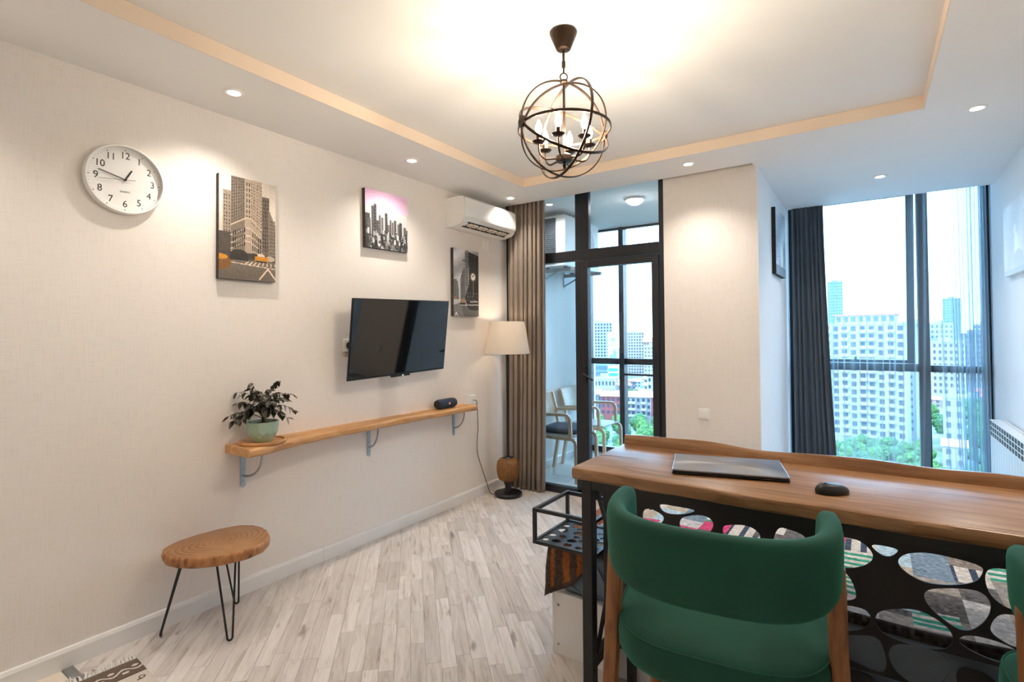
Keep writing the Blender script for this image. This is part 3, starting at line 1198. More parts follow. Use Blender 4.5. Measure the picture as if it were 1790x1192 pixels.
p.a[p.Y > 0.8] *= (0.75 + 0.6 * (1 - p.Y[p.Y > 0.8]))[:, None] * 1.05
for i in range(8):
    p.line((0.5 + i * 0.07, 0.818), (0.44 + i * 0.08, 0.842), 0.009, SEP * 0.9)
p.line((0.2, 0.835), (1.0, 0.865), 0.006, SEP * 0.9)
p.line((0.86, 0.87), (0.70, 0.985), 0.012, SEP * 0.92)
p.line((0.86, 0.87), (1.0, 0.97), 0.012, SEP * 0.92)
p.ell(0.34, 0.745, 0.14, 0.04, SEP * 0.20)
p.rect(0.18, 0.5, 0.75, 0.81, SEP * 0.17)
p.ell(0.6, 0.755, 0.1, 0.028, SEP * 0.22)
p.ell(0.9, 0.765, 0.09, 0.028, SEP * 0.75)
p.ell(0.73, 0.745, 0.07, 0.022, SEP * 0.85)
p.rect(0.62, 0.86, 0.752, 0.805, np.array([0.78, 0.52, 0.12]))
p.rect(0.64, 0.84, 0.793, 0.812, SEP * 0.2)
p.ell(0.03, 0.84, 0.17, 0.075, np.array([0.50, 0.33, 0.14]))
p.ell(0.03, 0.79, 0.12, 0.025, np.array([0.82, 0.55, 0.16]))
p.grain(0.035)
canvas('canvas_picture', 'tall sepia canvas of a corner tower and yellow cabs right of the clock', (0, 1.567, 1.996), 0.318, 0.559, p)

# 2: skyline under a pink sky
p = Paint(120, 124, np.array([0.86, 0.84, 0.83]))
p.a[p.Y < 0.30 + 0.03 * p.X] = np.array([0.985, 0.80, 0.925])
m_ = p.Y >= 0.33
p.a[m_] -= (0.18 * (p.Y[m_] - 0.33))[:, None]
for x0, x1, y, g in ((0.0, 0.10, 0.42, 0.22), (0.13, 0.19, 0.28, 0.27), (0.19, 0.25, 0.24, 0.2), (0.30, 0.35, 0.42, 0.3), (0.36, 0.41, 0.45, 0.35), (0.44, 0.51, 0.36, 0.22), (0.56, 0.60, 0.47, 0.28), (0.61, 0.65, 0.50, 0.34), (0.66, 0.72, 0.46, 0.26), (0.74, 0.79, 0.52, 0.36), (0.79, 0.86, 0.48, 0.2), (0.90, 0.96, 0.56, 0.3), (0.05, 0.12, 0.5, 0.3), (0.25, 0.3, 0.52, 0.25), (0.51, 0.57, 0.56, 0.38), (0.95, 1.0, 0.6, 0.35)):
    p.rect(x0, x1, y, 1.0, np.array([1, 0.99, 0.98]) * g)
    windows_on(p, x0, x1, y, 0.8, 3, 10, np.array([1, 1, 1]) * (g + 0.16), 0.4)
for i in range(170):
    x, y = rng.uniform(0, 1), rng.uniform(0.66, 1.0)
    w_, h_ = rng.uniform(0.02, 0.06), rng.uniform(0.03, 0.12)
    g = rng.choice([0.12, 0.2, 0.28, 0.5, 0.68, 0.82])
    p.rect(x, x + w_, y, y + h_, np.array([1, 1, 1]) * g)
p.grain(0.045)
canvas('canvas_picture', 'small square canvas of grey skyscrapers under a pink sky', (0, 2.578, 2.222), 0.394, 0.405, p, tilt=(R(1.0), 0, 0))

# 3: black and white street with a post clock
p = Paint(84, 140, np.array([0.72, 0.72, 0.73]))
p.a += (0.16 * np.sin(p.X * 4 + p.Y * 13) * (p.Y < 0.45))[..., None]
p.poly([(0.0, 0.46), (0.12, 0.46), (0.2, 0.6), (0.2, 0.76), (0.0, 0.76)], (0.42,) * 3)
windows_on(p, 0.0, 0.18, 0.48, 0.74, 4, 9, (0.25,) * 3)
p.poly([(0.26, 0.44), (0.38, 0.28), (0.46, 0.28), (0.46, 0.76), (0.26, 0.76)], (0.40,) * 3)
windows_on(p, 0.3, 0.45, 0.32, 0.72, 3, 12, (0.2,) * 3)
p.poly([(0.44, 0.02), (0.58, 0.0), (0.58, 0.5), (0.44, 0.76)], (0.48,) * 3)
windows_on(p, 0.45, 0.57, 0.04, 0.55, 3, 13, (0.18,) * 3)
p.poly([(0.58, 0.02), (1.0, 0.06), (1.0, 0.82), (0.5, 0.82), (0.44, 0.72), (0.6, 0.5)], (0.14,) * 3)
windows_on(p, 0.6, 0.98, 0.05, 0.45, 5, 10, (0.24,) * 3)
windows_on(p, 0.5, 0.98, 0.62, 0.78, 5, 3, (0.3,) * 3)
p.line((0.36, 0.165), (0.46, 0.165), 0.012, (0.12,) * 3)
p.line((0.78, 0.47), (0.78, 0.68), 0.022, (0.45, 0.36, 0.27))
p.ell(0.77, 0.40, 0.12, 0.07, (0.42, 0.34, 0.26))
p.ell(0.77, 0.395, 0.085, 0.052, (0.86, 0.85, 0.82))
p.line((0.77, 0.395), (0.73, 0.375), 0.010, (0.1,) * 3)
p.line((0.77, 0.395), (0.80, 0.36), 0.010, (0.1,) * 3)
p.rect(0.0, 1.0, 0.84, 1.0, (0.36,) * 3)
p.poly([(0.0, 0.84), (0.25, 0.8), (0.4, 1.0), (0.0, 1.0)], (0.46,) * 3)
p.ell(0.8, 0.84, 0.28, 0.07, (0.16,) * 3)
p.line((0.56, 0.83), (1.0, 0.82), 0.012, (0.7,) * 3)
p.line((0.65, 0.78), (0.95, 0.77), 0.012, (0.75,) * 3)
p.ell(0.36, 0.79, 0.11, 0.045, (0.62, 0.48, 0.34))
p.rect(0.25, 0.47, 0.80, 0.83, (0.15,) * 3)
p.ell(0.06, 0.735, 0.05, 0.025, (0.55, 0.42, 0.3))
p.line((0.1, 0.95), (0.06, 0.995), 0.014, (0.9,) * 3)
p.line((0.1, 0.95), (0.15, 0.995), 0.014, (0.9,) * 3)
p.grain(0.04)
canvas('canvas_picture', 'narrow black and white canvas of a street with a post clock beside the television', (0, 3.463, 1.852), 0.335, 0.564, p)

# ---- television on its wall arm
tv = thing('television', 'flat black television tilted forward on a wall arm above the shelf', 'television', (0.1683, 2.5986, 1.3951))
tv.rotation_euler = (0.0304, 0.1348, 0.0293)
W_, H_ = 0.93, 0.527
MB().box(-0.012, 0.0, -W_ / 2, W_ / 2, -H_ / 2, H_ / 2).box(-0.045, -0.012, -W_ / 2 + 0.12, W_ / 2 - 0.12, -H_ / 2 + 0.03, H_ / 2 - 0.18).build('casing', M['black_plastic'], tv, bevel=0.004)
t = NT('tv_glass')
f = t.noise(t.coords(), 3, 1)
t.set(Base_Color=t.ramp(f, [(0, srgb(14, 15, 18)), (1, srgb(18, 19, 22))]), Roughness=0.04)
t.b.inputs['Specular IOR Level'].default_value = 0.8
MB().box(0.0, 0.0015, -W_ / 2 + 0.006, W_ / 2 - 0.006, -H_ / 2 + 0.016, H_ / 2 - 0.006).build('screen', t.m, tv)
MB().box(-0.008, 0.003, -0.09, 0.09, -H_ / 2 - 0.012, -H_ / 2 + 0.002).build('sensor_bar', M['black_plastic'], tv, bevel=0.002)
MB().box(0.003, 0.0042, 0.015, 0.022, -H_ / 2 - 0.008, -H_ / 2 - 0.001).build('standby_lamp', glow('standby_lamp_glow', (1, 1, 1, 1), 1.5), tv)
arm = MB().bar((-0.045, 0, 0.0), (-0.136, 0, -0.015), 0.12, 0.09).box(-0.146, -0.134, -0.07, 0.07, -0.11, 0.09)
arm.build('wall_arm', M['black_metal'], tv)


def outlet(label, loc, cat='outlet', holes=True):
    o = thing('wall_outlet', label, cat, loc)
    MB().box(0, 0.009, -0.041, 0.041, -0.041, 0.041).build('plate', M['white_plastic'], o, bevel=0.003)
    disc_x([(0.001, 0.009), (0.022, 0.009), (0.024, 0.0105), (0.020, 0.0100), (0.001, 0.0095)], 24).build('socket_well', M['dark_slot'] if holes else M['white_plastic'], o)
    return o


outlet('white wall outlet half behind the television', (0, 2.262, 1.345))
outlet('white wall outlet under the air conditioner', (0, 3.775, 2.222), holes=False)
outlet('white wall outlet at the end of the wooden shelf', (0, 3.565, 0.848), holes=False)

# ---- air conditioner
ac = thing('air_conditioner', 'white split air conditioner high on the wall beside the taupe curtain', 'air conditioner', (0, 3.60, 2.29))
prof = [(0.001, 0.005), (0.0, 0.235), (0.10, 0.240), (0.180, 0.236), (0.200, 0.218), (0.204, 0.12), (0.202, 0.075), (0.185, 0.040), (0.160, 0.020), (0.09, 0.002), (0.04, 0.0)]
ya, yb_ = -0.365, 0.365
P = [[(x, yy, z) for x, z in prof] for yy in (ya, ya + 0.006, yb_ - 0.006, yb_)]
mb = MB().grid(P, closed_v=True)
n = len(prof)
mb.f += [tuple(range(n)), tuple(range(3 * n, 4 * n))[::-1]]
mb.mi += [0, 0]
me = mb.mesh('body', M['white_plastic'])
fix_normals(me)
link('body', me, ac, smooth=30)
pr2 = [(0.150, 0.243), (0.185, 0.238), (0.204, 0.220), (0.209, 0.12), (0.207, 0.072), (0.201, 0.062)]
P = [[(x, yy, z) for x, z in pr2] for yy in (ya + 0.004, yb_ - 0.004)]
link('front_panel', MB().grid(P).mesh('front_panel', M['white_plastic']), ac, smooth=30)
u, v = Vector((0.188, 0, 0.040)), Vector((0.105, 0, 0.004))
nn = Vector((0.36, 0, -0.93)).normalized()


def slotpt(s, t, y):
    return u.lerp(v, t) + nn * s + Vector((0, y, 0))


mb = MB()
mb.add([slotpt(0.003, 0.02, -0.30), slotpt(0.003, 0.02, 0.30), slotpt(0.003, 0.85, 0.30), slotpt(0.003, 0.85, -0.30)], [(0, 1, 2, 3)])
mb.build('outlet_slot', M['dark_slot'], ac)
for t_ in (0.45,):
    MB().bar(slotpt(0.006, t_, -0.30), slotpt(0.006, t_, 0.30), 0.014, 0.003).build('louver', M['tan_vane'], ac)
for k in range(9):
    y = -0.27 + k * 0.0675
    MB().bar(slotpt(0.005, 0.08, y), slotpt(0.005, 0.8, y), 0.010, 0.003).build('vane', M['tan_vane'] if k % 2 else M['dark_slot'], ac)
MB().bar(slotpt(0.006, 0.92, -0.31), slotpt(0.006, 0.92, 0.31), 0.022, 0.004).build('flap', M['white_plastic'], ac)
MB().box(0.030, 0.060, ya - 0.0015, ya, 0.06, 0.10).build('side_clip', M['white_plastic'], ac, bevel=0.001)
pts = [(0.012, 3.775, 2.222), (0.02, 3.782, 2.25), (0.02, 3.80, 2.275), (0.016, 3.86, 2.268), (0.012, 3.93, 2.262), (0.03, 3.955, 2.30)]
o = MB().tube(pts, 0.003, 6).build('power_cable', M['white_plastic'], smooth=60)
tag(o, 'thin white cable from the outlet up to the air conditioner', 'cable')

# ---- live-edge shelf on three brackets
SZ = 0.830
sh = thing('wall_shelf', 'long live-edge wooden wall shelf on three metal brackets', 'shelf', (0, 1.46, SZ))
edge = [(1.46, 0.245), (1.55, 0.235), (1.70, 0.205), (1.85, 0.168), (1.95, 0.158), (2.12, 0.154), (2.37, 0.150), (2.6, 0.150), (2.9, 0.150), (3.15, 0.160), (3.35, 0.170), (3.43, 0.165)]
ys = np.linspace(1.46, 3.43, 80)
ds = np.interp(ys, [e[0] for e in edge], [e[1] for e in edge]) + 0.004 * np.sin(ys * 17) + 0.003 * np.sin(ys * 41)
P = []
for y, d in zip(ys, ds):
    y -= 1.46
    b = 0.006 * math.sin(y * 9) + 0.003 * math.sin(y * 31)
    P.append([(0.001, y, -0.044), (0.001, y, 0.0), (d - 0.014, y, 0.0), (d - 0.004, y, -0.006), (d, y, -0.018 + b), (d - 0.003, y, -0.036), (d - 0.014, y, -0.044)])
mb = MB().grid(P, closed_v=True)
n = 7
mb.f += [tuple(range(n)), tuple((len(P) - 1) * n + k for k in range(n))[::-1]]
mb.mi += [0, 0]
me = mb.mesh('plank', M['shelf_wood'])
fix_normals(me)
link('plank', me, sh, smooth=40)
for y in (1.555, 2.43, 3.32):
    yy = y - 1.46
    d = float(np.interp(y, ys, ds))
    bk = MB().box(0.001, 0.004, yy - 0.015, yy + 0.015, -0.235, -0.045).box(0.001, d - 0.03, yy - 0.015, yy + 0.015, -0.048, -0.0445)
    bk.tube([(0.003 - 0.0, yy - 0.0, -0.235), (0.0045, yy, -0.235)], 0.015, 16)
    b = bk.build('bracket', M['zinc'], sh)
    arc = [(0.006 + (d - 0.055) * math.sin(a), yy, -0.055 - 0.130 * math.cos(a)) for a in np.linspace(0, PI / 2, 14)]
    MB().tube(arc, 0.0065, 8).build('curved_brace', M['steel'], b, smooth=50)
    for z in (-0.215, -0.15):
        MB().tube([(0.004, yy, z), (0.0065, yy, z)], 0.004, 10).build('screw', M['steel'], b)

# ---- ficus in a faceted pot on a round saucer
PX, PY_ = 0.120, 1.60
sa = thing('pot_saucer', 'round wooden saucer with a raised rim under the plant pot', 'saucer', (PX, PY_, SZ))
MB().lathe([(0.108, 0.0), (0.116, 0.003), (0.118, 0.014), (0.116, 0.017), (0.111, 0.017), (0.108, 0.007), (0.001, 0.006)], 48).build('dish', M['saucer_wood'], sa, smooth=35)
pl = thing('potted_ficus', 'small leafy ficus tree in a faceted mint green pot', 'potted plant', (PX, PY_, SZ + 0.007))
M['mint'] = plain('mint_ceramic', srgb(168, 196, 178), 0.35, var=0.03)
NF = 12
rings_ = [(0.044, 0.0, 0), (0.060, 0.020, 1), (0.072, 0.042, 0), (0.078, 0.060, 1), (0.083, 0.110, 1)]
vs_, fs_ = [], []
for r_, z, o_ in rings_:
    for k in range(NF):
        a = 2 * PI * (k + 0.5 * o_) / NF
        vs_.append((r_ * math.cos(a), r_ * math.sin(a), z))
for i in range(len(rings_) - 1):
    sh0, sh1 = rings_[i][2], rings_[i + 1][2]
    for k in range(NF):
        a, b = i * NF + k, i * NF + (k + 1) % NF
        if sh0 == sh1:
            fs_.append((a, b, b + NF, a + NF))
        elif sh0 == 0:
            c0, c1 = (i + 1) * NF + k, (i + 1) * NF + (k - 1) % NF
            fs_ += [(a, b, c0), (a, c0, c1)]
        else:
            c0, c1 = (i + 1) * NF + k, (i + 1) * NF + (k + 1) % NF
            fs_ += [(a, c1, c0), (a, b, c1)]
fs_.append(tuple(range(NF))[::-1])
top0 = len(vs_)
for k in range(NF):
    a = 2 * PI * (k + 0.5) / NF
    vs_.append((0.077 * math.cos(a), 0.077 * math.sin(a), 0.110))
for k in range(NF):
    a = 2 * PI * (k + 0.5) / NF
    vs_.append((0.074 * math.cos(a), 0.074 * math.sin(a), 0.092))
t4 = (len(rings_) - 1) * NF
for k in range(NF):
    b = (k + 1) % NF
    fs_ += [(t4 + k, t4 + b, top0 + b, top0 + k), (top0 + k, top0 + b, top0 + NF + b, top0 + NF + k)]
me = MB().add(vs_, fs_).mesh('pot', M['mint'])
fix_normals(me)
link('pot', me, pl)
M['soil'] = plain('dark_soil', srgb(48, 36, 28), 0.95, var=0.4, scale=80, bump=0.6, bscale=150)
MB().lathe([(0.001, 0.094), (0.040, 0.097), (0.0735, 0.094), (0.0735, 0.090), (0.001, 0.090)], 24).build('soil', M['soil'], pl)
M['twig'] = plain('grey_brown_bark', srgb(74, 60, 48), 0.8, var=0.2, scale=60)
t = NT('dark_ficus_leaf')
oi = t.n('ObjectInfo')
t.set(Base_Color=t.ramp(oi.outputs['Random'], [(0.0, srgb(40, 38, 32)), (0.5, srgb(58, 58, 46)), (1.0, srgb(88, 84, 70))]), Roughness=0.35)
M['leaf'] = t.m
tips = []
tw = MB()
tw.tube([(0.0, 0.0, 0.09), (0.004, 0.003, 0.14), (-0.003, 0.006, 0.19)], [0.009, 0.008, 0.006], 8)
tw.tube([(0.012, -0.008, 0.09), (0.010, -0.006, 0.15), (0.014, -0.010, 0.20)], [0.006, 0.005, 0.004], 8)
random.seed(5)
for k in range(29):
    a = random.uniform(0, 2 * PI)
    rr = random.uniform(0.05, 0.165)
    zt = random.uniform(0.19, 0.355) - 0.5 * max(0, rr - 0.09)
    b0 = Vector((0, 0, random.uniform(0.12, 0.19)))
    e = Vector((rr * math.cos(a) * 0.95, rr * math.sin(a), zt))
    mid = b0.lerp(e, 0.5) + Vector((0, 0, 0.03))
    pts = []
    for t_ in np.linspace(0, 1, 7):
        q = b0 * (1 - t_) ** 2 + mid * (2 * t_ * (1 - t_)) + e * t_ * t_ - Vector((0, 0, 0.03 * t_ ** 3))
        if PX + q.x < 0.012:
            q.x = 0.012 - PX
        pts.append(q)
    tw.tube(pts, [0.0025 - 0.0003 * i for i in range(7)], 5)
    for i in range(2, 7):
        tips.append((pts[i], (pts[i] - pts[i - 1]).normalized()))
        tips.append((pts[i], (pts[i] - pts[i - 1]).normalized()))
tw.build('stem', M['twig'], pl, smooth=60)
lm = MB().add([(0, 0, 0), (0.006, 0.009, -0.001), (0.014, 0.0105, -0.002), (0.024, 0.006, -0.005), (0.034, 0, -0.009), (0.024, -0.006, -0.005), (0.014, -0.0105, -0.002), (0.006, -0.009, -0.001), (0.014, 0, -0.0045), (0.024, 0, -0.007)],
              [(0, 1, 8), (1, 2, 8), (2, 3, 9, 8), (3, 4, 9), (4, 5, 9), (5, 6, 8, 9), (6, 7, 8), (7, 0, 8)]).mesh('leaf', M['leaf'])
lm.polygons.foreach_set('use_smooth', [True] * len(lm.polygons))
for q, d in tips:
    a = math.atan2(d.y, d.x) + random.uniform(-1.2, 1.2)
    o = bpy.data.objects.new('leaf', lm)
    COL.objects.link(o)
    o.parent = pl
    o.location = q
    o.rotation_euler = (random.uniform(-0.7, 0.7), random.uniform(-0.1, 1.3), a)
    s_ = random.uniform(1.0, 1.5)
    if PX + q.x + 0.034 * s_ * math.cos(a) < 0.006:
        o.rotation_euler.z = math.copysign(random.uniform(0.2, 1.3), math.sin(a))
    o.scale = (s_, s_, s_)

# ---- bluetooth speaker
spk = thing('bluetooth_speaker', 'navy cylindrical wireless speaker with an orange badge on the shelf', 'speaker', (0.078, 3.140, SZ))
prof = []
for y in np.linspace(-0.098, 0.098, 25):
    e = abs(y) / 0.098
    prof.append((0.041 * (1 - 0.10 * e ** 6) + (-0.004 if e > 0.96 else 0), y))
mb = MB().lathe(prof, 36)
mb.v = [(x, z, y * 0.94 + 0.040) for x, y, z in mb.v]
me = mb.mesh('body', M['navy_mesh'])
fix_normals(me)
link('body', me, spk, smooth=40)
for sg in (-1, 1):
    mb = MB().lathe([(0.034, -0.002), (0.034, 0.004), (0.001, 0.004)] if sg > 0 else [(0.001, -0.004), (0.034, -0.004), (0.034, 0.002)], 28)
    mb.v = [(x, z + sg * 0.098, y * 0.94 + 0.040) for x, y, z in mb.v]
    mb.build('end_cap', M['black_plastic'], spk, smooth=40)
M['orange'] = plain('orange_badge', srgb(226, 122, 44), 0.5)
ba = MB().box(0.0408, 0.0422, -0.010, 0.010, 0.034, 0.052).build('badge', M['orange'], spk, bevel=0.001)
me = text_mesh('JBL', 0.011, 0.0002)
me.materials.append(M['white_plastic'])
o = link('lettering', wall_text(me, 0.0424), ba)
o.location = (0, 0, 0.043)
def smooth_path(pts, n=6):
    pts = [Vector(q) for q in pts]
    o = []
    for i in range(len(pts) - 1):
        p0, p1, p2, p3 = pts[max(i - 1, 0)], pts[i], pts[i + 1], pts[min(i + 2, len(pts) - 1)]
        for k in range(n):
            t_ = k / n
            o.append(0.5 * (2 * p1 + (p2 - p0) * t_ + (2 * p0 - 5 * p1 + 4 * p2 - p3) * t_ ** 2 + (3 * p1 - p0 - 3 * p2 + p3) * t_ ** 3))
    return o + [pts[-1]]


cd = MB().tube(smooth_path([(0.012, 3.565, 0.846), (0.05, 3.555, 0.848), (0.06, 3.56, 0.83), (0.035, 3.60, 0.72), (0.028, 3.615, 0.60), (0.03, 3.60, 0.50), (0.03, 3.605, 0.38), (0.035, 3.66, 0.24), (0.05, 3.70, 0.12), (0.08, 3.72, 0.02), (0.11, 3.75, 0.006)]), 0.003, 6).build('lamp_cord', M['black_plastic'], smooth=60)
tag(cd, 'thin black lamp cord hanging from the shelf end to the floor', 'cord')


# ---- curtains
def curtain(name, label, xs_top, xs_bot, y, z0, z1, folds, amp, mat, nu=260, nv=14, seed=1, dense=None, solid=0.0015, group=None, amp_top=0.6, flare=2.2):
    rg = np.random.default_rng(seed)
    ph = rg.uniform(0, 2 * PI, 6)
    P = []
    for j in range(nv + 1):
        f = j / nv                                     # 0 top, 1 bottom
        x0 = xs_top[0] + (xs_bot[0] - xs_top[0]) * f ** flare
        x1 = xs_top[1] + (xs_bot[1] - xs_top[1]) * f ** flare
        row = []
        for i in range(nu + 1):
            uu = i / nu
            wv = uu + 0.018 * math.sin(uu * 9 + ph[0] + 0.9 * f) + 0.010 * math.sin(uu * 23 + ph[1] + 1.3 * f)
            us = uu if dense is None else dense(uu)
            a = amp * (amp_top + (1 - amp_top) * f ** 0.6)
            yy = a * (math.sin(2 * PI * folds * wv + ph[2]) + 0.35 * math.sin(2 * PI * folds * 2.3 * wv + ph[3] + 2 * f) * (0.4 + 0.6 * f))
            xx = x0 + (x1 - x0) * us + a * 0.35 * math.sin(4 * PI * folds * wv + ph[4])
            row.append((xx, yy, z1 + (z0 - z1) * f + (0.004 * math.sin(uu * 40) if j == nv else 0)))
        P.append(row)
    cx = (xs_top[0] + xs_top[1]) / 2
    mb = MB().grid([[(p_[0] - cx, p_[1], p_[2]) for p_ in row] for row in P])
    me = mb.mesh(name, mat)
    o = link(name, me, smooth=80, loc=(cx, y, 0))
    if solid:
        s = o.modifiers.new('thickness', 'SOLIDIFY')
        s.thickness = solid
        s.offset = 0
    return tag(o, label, 'curtain', group)


curtain('curtain', 'taupe satin floor-length curtain gathered beside the balcony door', (0.07, 0.475), (0.045, 0.445), 4.035, 0.008, 2.76, 8, 0.026, M['taupe_cloth'], seed=3)
curtain('curtain', 'slate grey floor-length curtain at the side of the alcove window', (2.262, 2.515), (2.262, 2.60), 5.655, 0.008, 2.595, 7, 0.026, M['grey_cloth'], seed=5, flare=1.6)


def dn1(u):
    return u ** 0.8 if u < 0.85 else 0.85 ** 0.8 + (u - 0.85) / 0.15 * (1 - 0.85 ** 0.8)


curtain('sheer_curtain', 'sheer white voile curtain drawn across the open window sash', (2.50, 3.31), (2.48, 3.27), 5.752, 0.010, 2.77, 7, 0.020, M['voile'], seed=9, solid=0, dense=lambda u: 1 - (1 - u) ** 0.82, nu=420, amp_top=0.9)
curtain('sheer_curtain', 'sheer white voile curtain gathered against the right wall of the alcove', (3.30, 3.672), (3.36, 3.672), 5.775, 0.010, 2.77, 10, 0.024, M['voile'], seed=12, solid=0, dense=lambda u: u ** 0.55, nu=420, amp_top=0.9)


# ---- tree-slice stool
ST = Vector((0.215, 1.325, 0.0))
stl = thing('tree_slice_stool', 'low stool with a tree slice seat on three black hairpin legs', 'stool', tuple(ST))
ol = [(0.085, 1.115), (0.20, 1.088), (0.30, 1.125), (0.385, 1.20), (0.440, 1.32), (0.432, 1.43), (0.36, 1.505), (0.255, 1.545), (0.150, 1.545), (0.075, 1.50), (0.040, 1.40), (0.032, 1.28), (0.045, 1.19)]
ol = chaikin([(x - ST.x, y - ST.y) for x, y in ol], 2)
zt, zb = 0.410, 0.362
rows = []
for zz, k in ((zb, 0.955), (zb + 0.008, 0.985), (zb + 0.022, 1.0), (zt - 0.010, 0.992), (zt - 0.002, 0.972), (zt, 0.955)):
    rows.append([(x * k * (1 + 0.012 * math.sin(i * 1.7 + zz * 90)), y * k * (1 + 0.012 * math.sin(i * 2.3 + zz * 60)), zz) for i, (x, y) in enumerate(ol)])
n = len(ol)
mb = MB().grid(rows, closed_v=True, mi=0)
mb.f += [tuple(range(n))[::-1], tuple((len(rows) - 1) * n + k for k in range(n))]
mb.mi += [0, 1]
me = mb.mesh('seat', [M['bark'], M['slice']])
fix_normals(me)
link('seat', me, stl, smooth=35)
for (fx, fy) in ((0.082, 1.122), (0.392, 1.283), (0.082, 1.478)):
    f = Vector((fx - ST.x, fy - ST.y, 0))
    tpos = f * 0.62
    d = Vector((-f.y, f.x, 0)).normalized()
    a, b = tpos + d * 0.042, tpos - d * 0.042
    pts = [(a.x, a.y, zb + 0.002)]
    for t_ in np.linspace(0, PI, 9):
        q = f + d * (0.011 * math.cos(t_))
        pts.append((q.x, q.y, 0.0165 - 0.0115 * math.sin(t_)))
    pts.append((b.x, b.y, zb + 0.002))
    MB().tube(pts, 0.0048, 8).build('hairpin_leg', M['black_metal'], stl, smooth=60)

# ---- fringed rug
rg_ = thing('fringed_rug', 'fringed brown and cream woven rug on the floor by the wall', 'rug', (0.19, 0.985, 0.004), R(-4))
RW, RL = 1.15, 0.62
p = Paint(380, 205, (0.80, 0.77, 0.73))
u = p.X * RW
v = p.Y * RL
brown, cream = np.array([0.40, 0.34, 0.29]), np.array([0.84, 0.81, 0.77])
p.a[u < 0.115] = brown
wv = 0.066 + 0.014 * np.sin(v * 2 * PI / 0.085)
p.a[np.abs(u - wv) < 0.0052] = cream
for k in range(16):
    for s_, uu in ((0.25, 0.049), (0.75, 0.083)):
        c = (k + s_) * 0.085
        p.a[((u - uu) / 0.0085) ** 2 + ((v - c) / 0.012) ** 2 < 1] = cream
p.a[u < 0.02] = brown * 1.05
p.a[np.abs(u - 0.120) < 0.004] = brown * 0.85
for i in range(14):
    for j in range(9):
        cu, cv = 0.165 + i * 0.075, 0.03 + j * 0.072 + (0.036 if i % 2 else 0)
        r2 = np.hypot((u - cu) / 0.014, (v - cv) / 0.012)
        p.a[(r2 < 1) & (r2 > 0.55)] = brown
        p.a[(np.abs(u - cu - 0.012) < 0.004) & (np.abs(v - cv - 0.010) < 0.010)] = brown
p.grain(0.025)
P = [[(RW * i / p.w, -RL * j / p.h, 0.003) for i in range(p.w + 1)] for j in range(p.h + 1)]
me = MB().grid(P).mesh('weave', M['woven'])
face_colours(me, p.a.reshape(-1, 3))
rb = MB().box(0, RW, -RL, 0, -0.0035, 0.0028).build('backing', plain('rug_backing', srgb(190, 182, 172), 0.95), rg_)
link('weave', me, rg_)
fr = MB()
random.seed(3)
for k in range(90):
    y = -RL * (k + 0.5) / 90
    a = random.uniform(-0.02, 0.025)
    ln = random.uniform(0.045, 0.075)
    fr.tube([(0.002, y, 0.0), (-ln * 0.5, y + a * 0.5, 0.002 + random.uniform(0, 0.006)), (-ln, y + a + random.uniform(-0.01, 0.01), -0.001)], [0.003, 0.003, 0.0016], 5)
tag(fr.build('fringe', plain('white_yarn', srgb(226, 224, 220), 0.95, var=0.05), rg_, smooth=60), kind='stuff')

# ---- light switch on the back wall
sw = thing('light_switch', 'white single light switch on the wall between door and alcove', 'switch', (1.815, YB, 0.800))
MB().box(-0.040, 0.040, -0.009, 0, -0.040, 0.040).build('plate', M['white_plastic'], sw, bevel=0.003)
MB().box(-0.027, 0.027, -0.014, -0.009, -0.027, 0.027).build('rocker', M['white_plastic'], sw, bevel=0.002)

# ================================================================== BED
bd = thing('bed', 'low white bed base with grey-blue mattress behind the desk', 'bed', (1.674, 2.036, 0))
BW, BL = 1.64, 1.92
M['white_board'] = plain('white_melamine_board', srgb(228, 227, 226), 0.4, var=0.02)
fp = MB().box(0.014, BW - 0.014, 0.0, 0.016, 0.0, 0.268).build('front_panel', M['white_board'], bd, bevel=0.001)
MB().box(0.0, 0.0135, 0.0, BL, 0.0, 0.268).build('side_panel', M['white_board'], bd, bevel=0.001)
MB().box(BW - 0.0135, BW, 0.0, BL, 0.0, 0.268).build('side_panel', M['white_board'], bd, bevel=0.001)
MB().box(0.014, BW - 0.014, BL - 0.016, BL, 0.0, 0.268).build('rear_panel', M['white_board'], bd)
MB().box(0.014, BW - 0.014, 0.017, BL - 0.017, 0.225, 0.262).build('base_board', M['white_board'], bd)
for z in (0.215, 0.045):
    mb = MB().lathe([(0.001, 0.0), (0.005, 0.001), (0.006, 0.003), (0.006, 0.005)], 14)
    mb.v = [(x + 0.030, z_ - 0.005, y + z) for x, y, z_ in mb.v]
    me = mb.mesh('screw_cap', M['steel'])
    fix_normals(me)
    link('screw_cap', me, fp, smooth=50)
MB().box(0.012, BW - 0.012, 0.012, BL - 0.02, 0.266, 0.470).build('mattress', M['sheet'], bd, bevel=0.045, seg=5, smooth=50)
tk = MB()
for k, (y0_, z0_, y1_, z1_) in enumerate(((0.004, 0.30, 0.004, 0.275), (0.004, 0.33, 0.004, 0.29))):
    pass
fd = MB()
random.seed(12)
for k in range(3):
    x0 = 0.03 + k * 0.09 + random.uniform(-0.01, 0.01)
    pts = [(x0, 0.010, 0.43 - 0.02 * k * 0.3), (x0 + 0.03, 0.006, 0.37), (x0 + 0.06, 0.008, 0.31), (x0 + 0.12, 0.008, 0.285)]
    fd.tube(pts, [0.002, 0.004, 0.004, 0.002], 6)
fd.build('sheet_creases', M['sheet'], bd, smooth=80)
bs = thing('bedspread', 'patchwork woven bedspread with a dark border over the mattress', 'bedspread', (1.674, 2.036, 0))
NX, NY = 170, 170
p = Paint(NX, NY, (0.62, 0.60, 0.58))
gx = (p.X * 1.90 - 0.26)                       # metres across, 0 at the left edge of the bed
gy = (p.Y * 1.94 - 0.02)                       # metres from the front edge
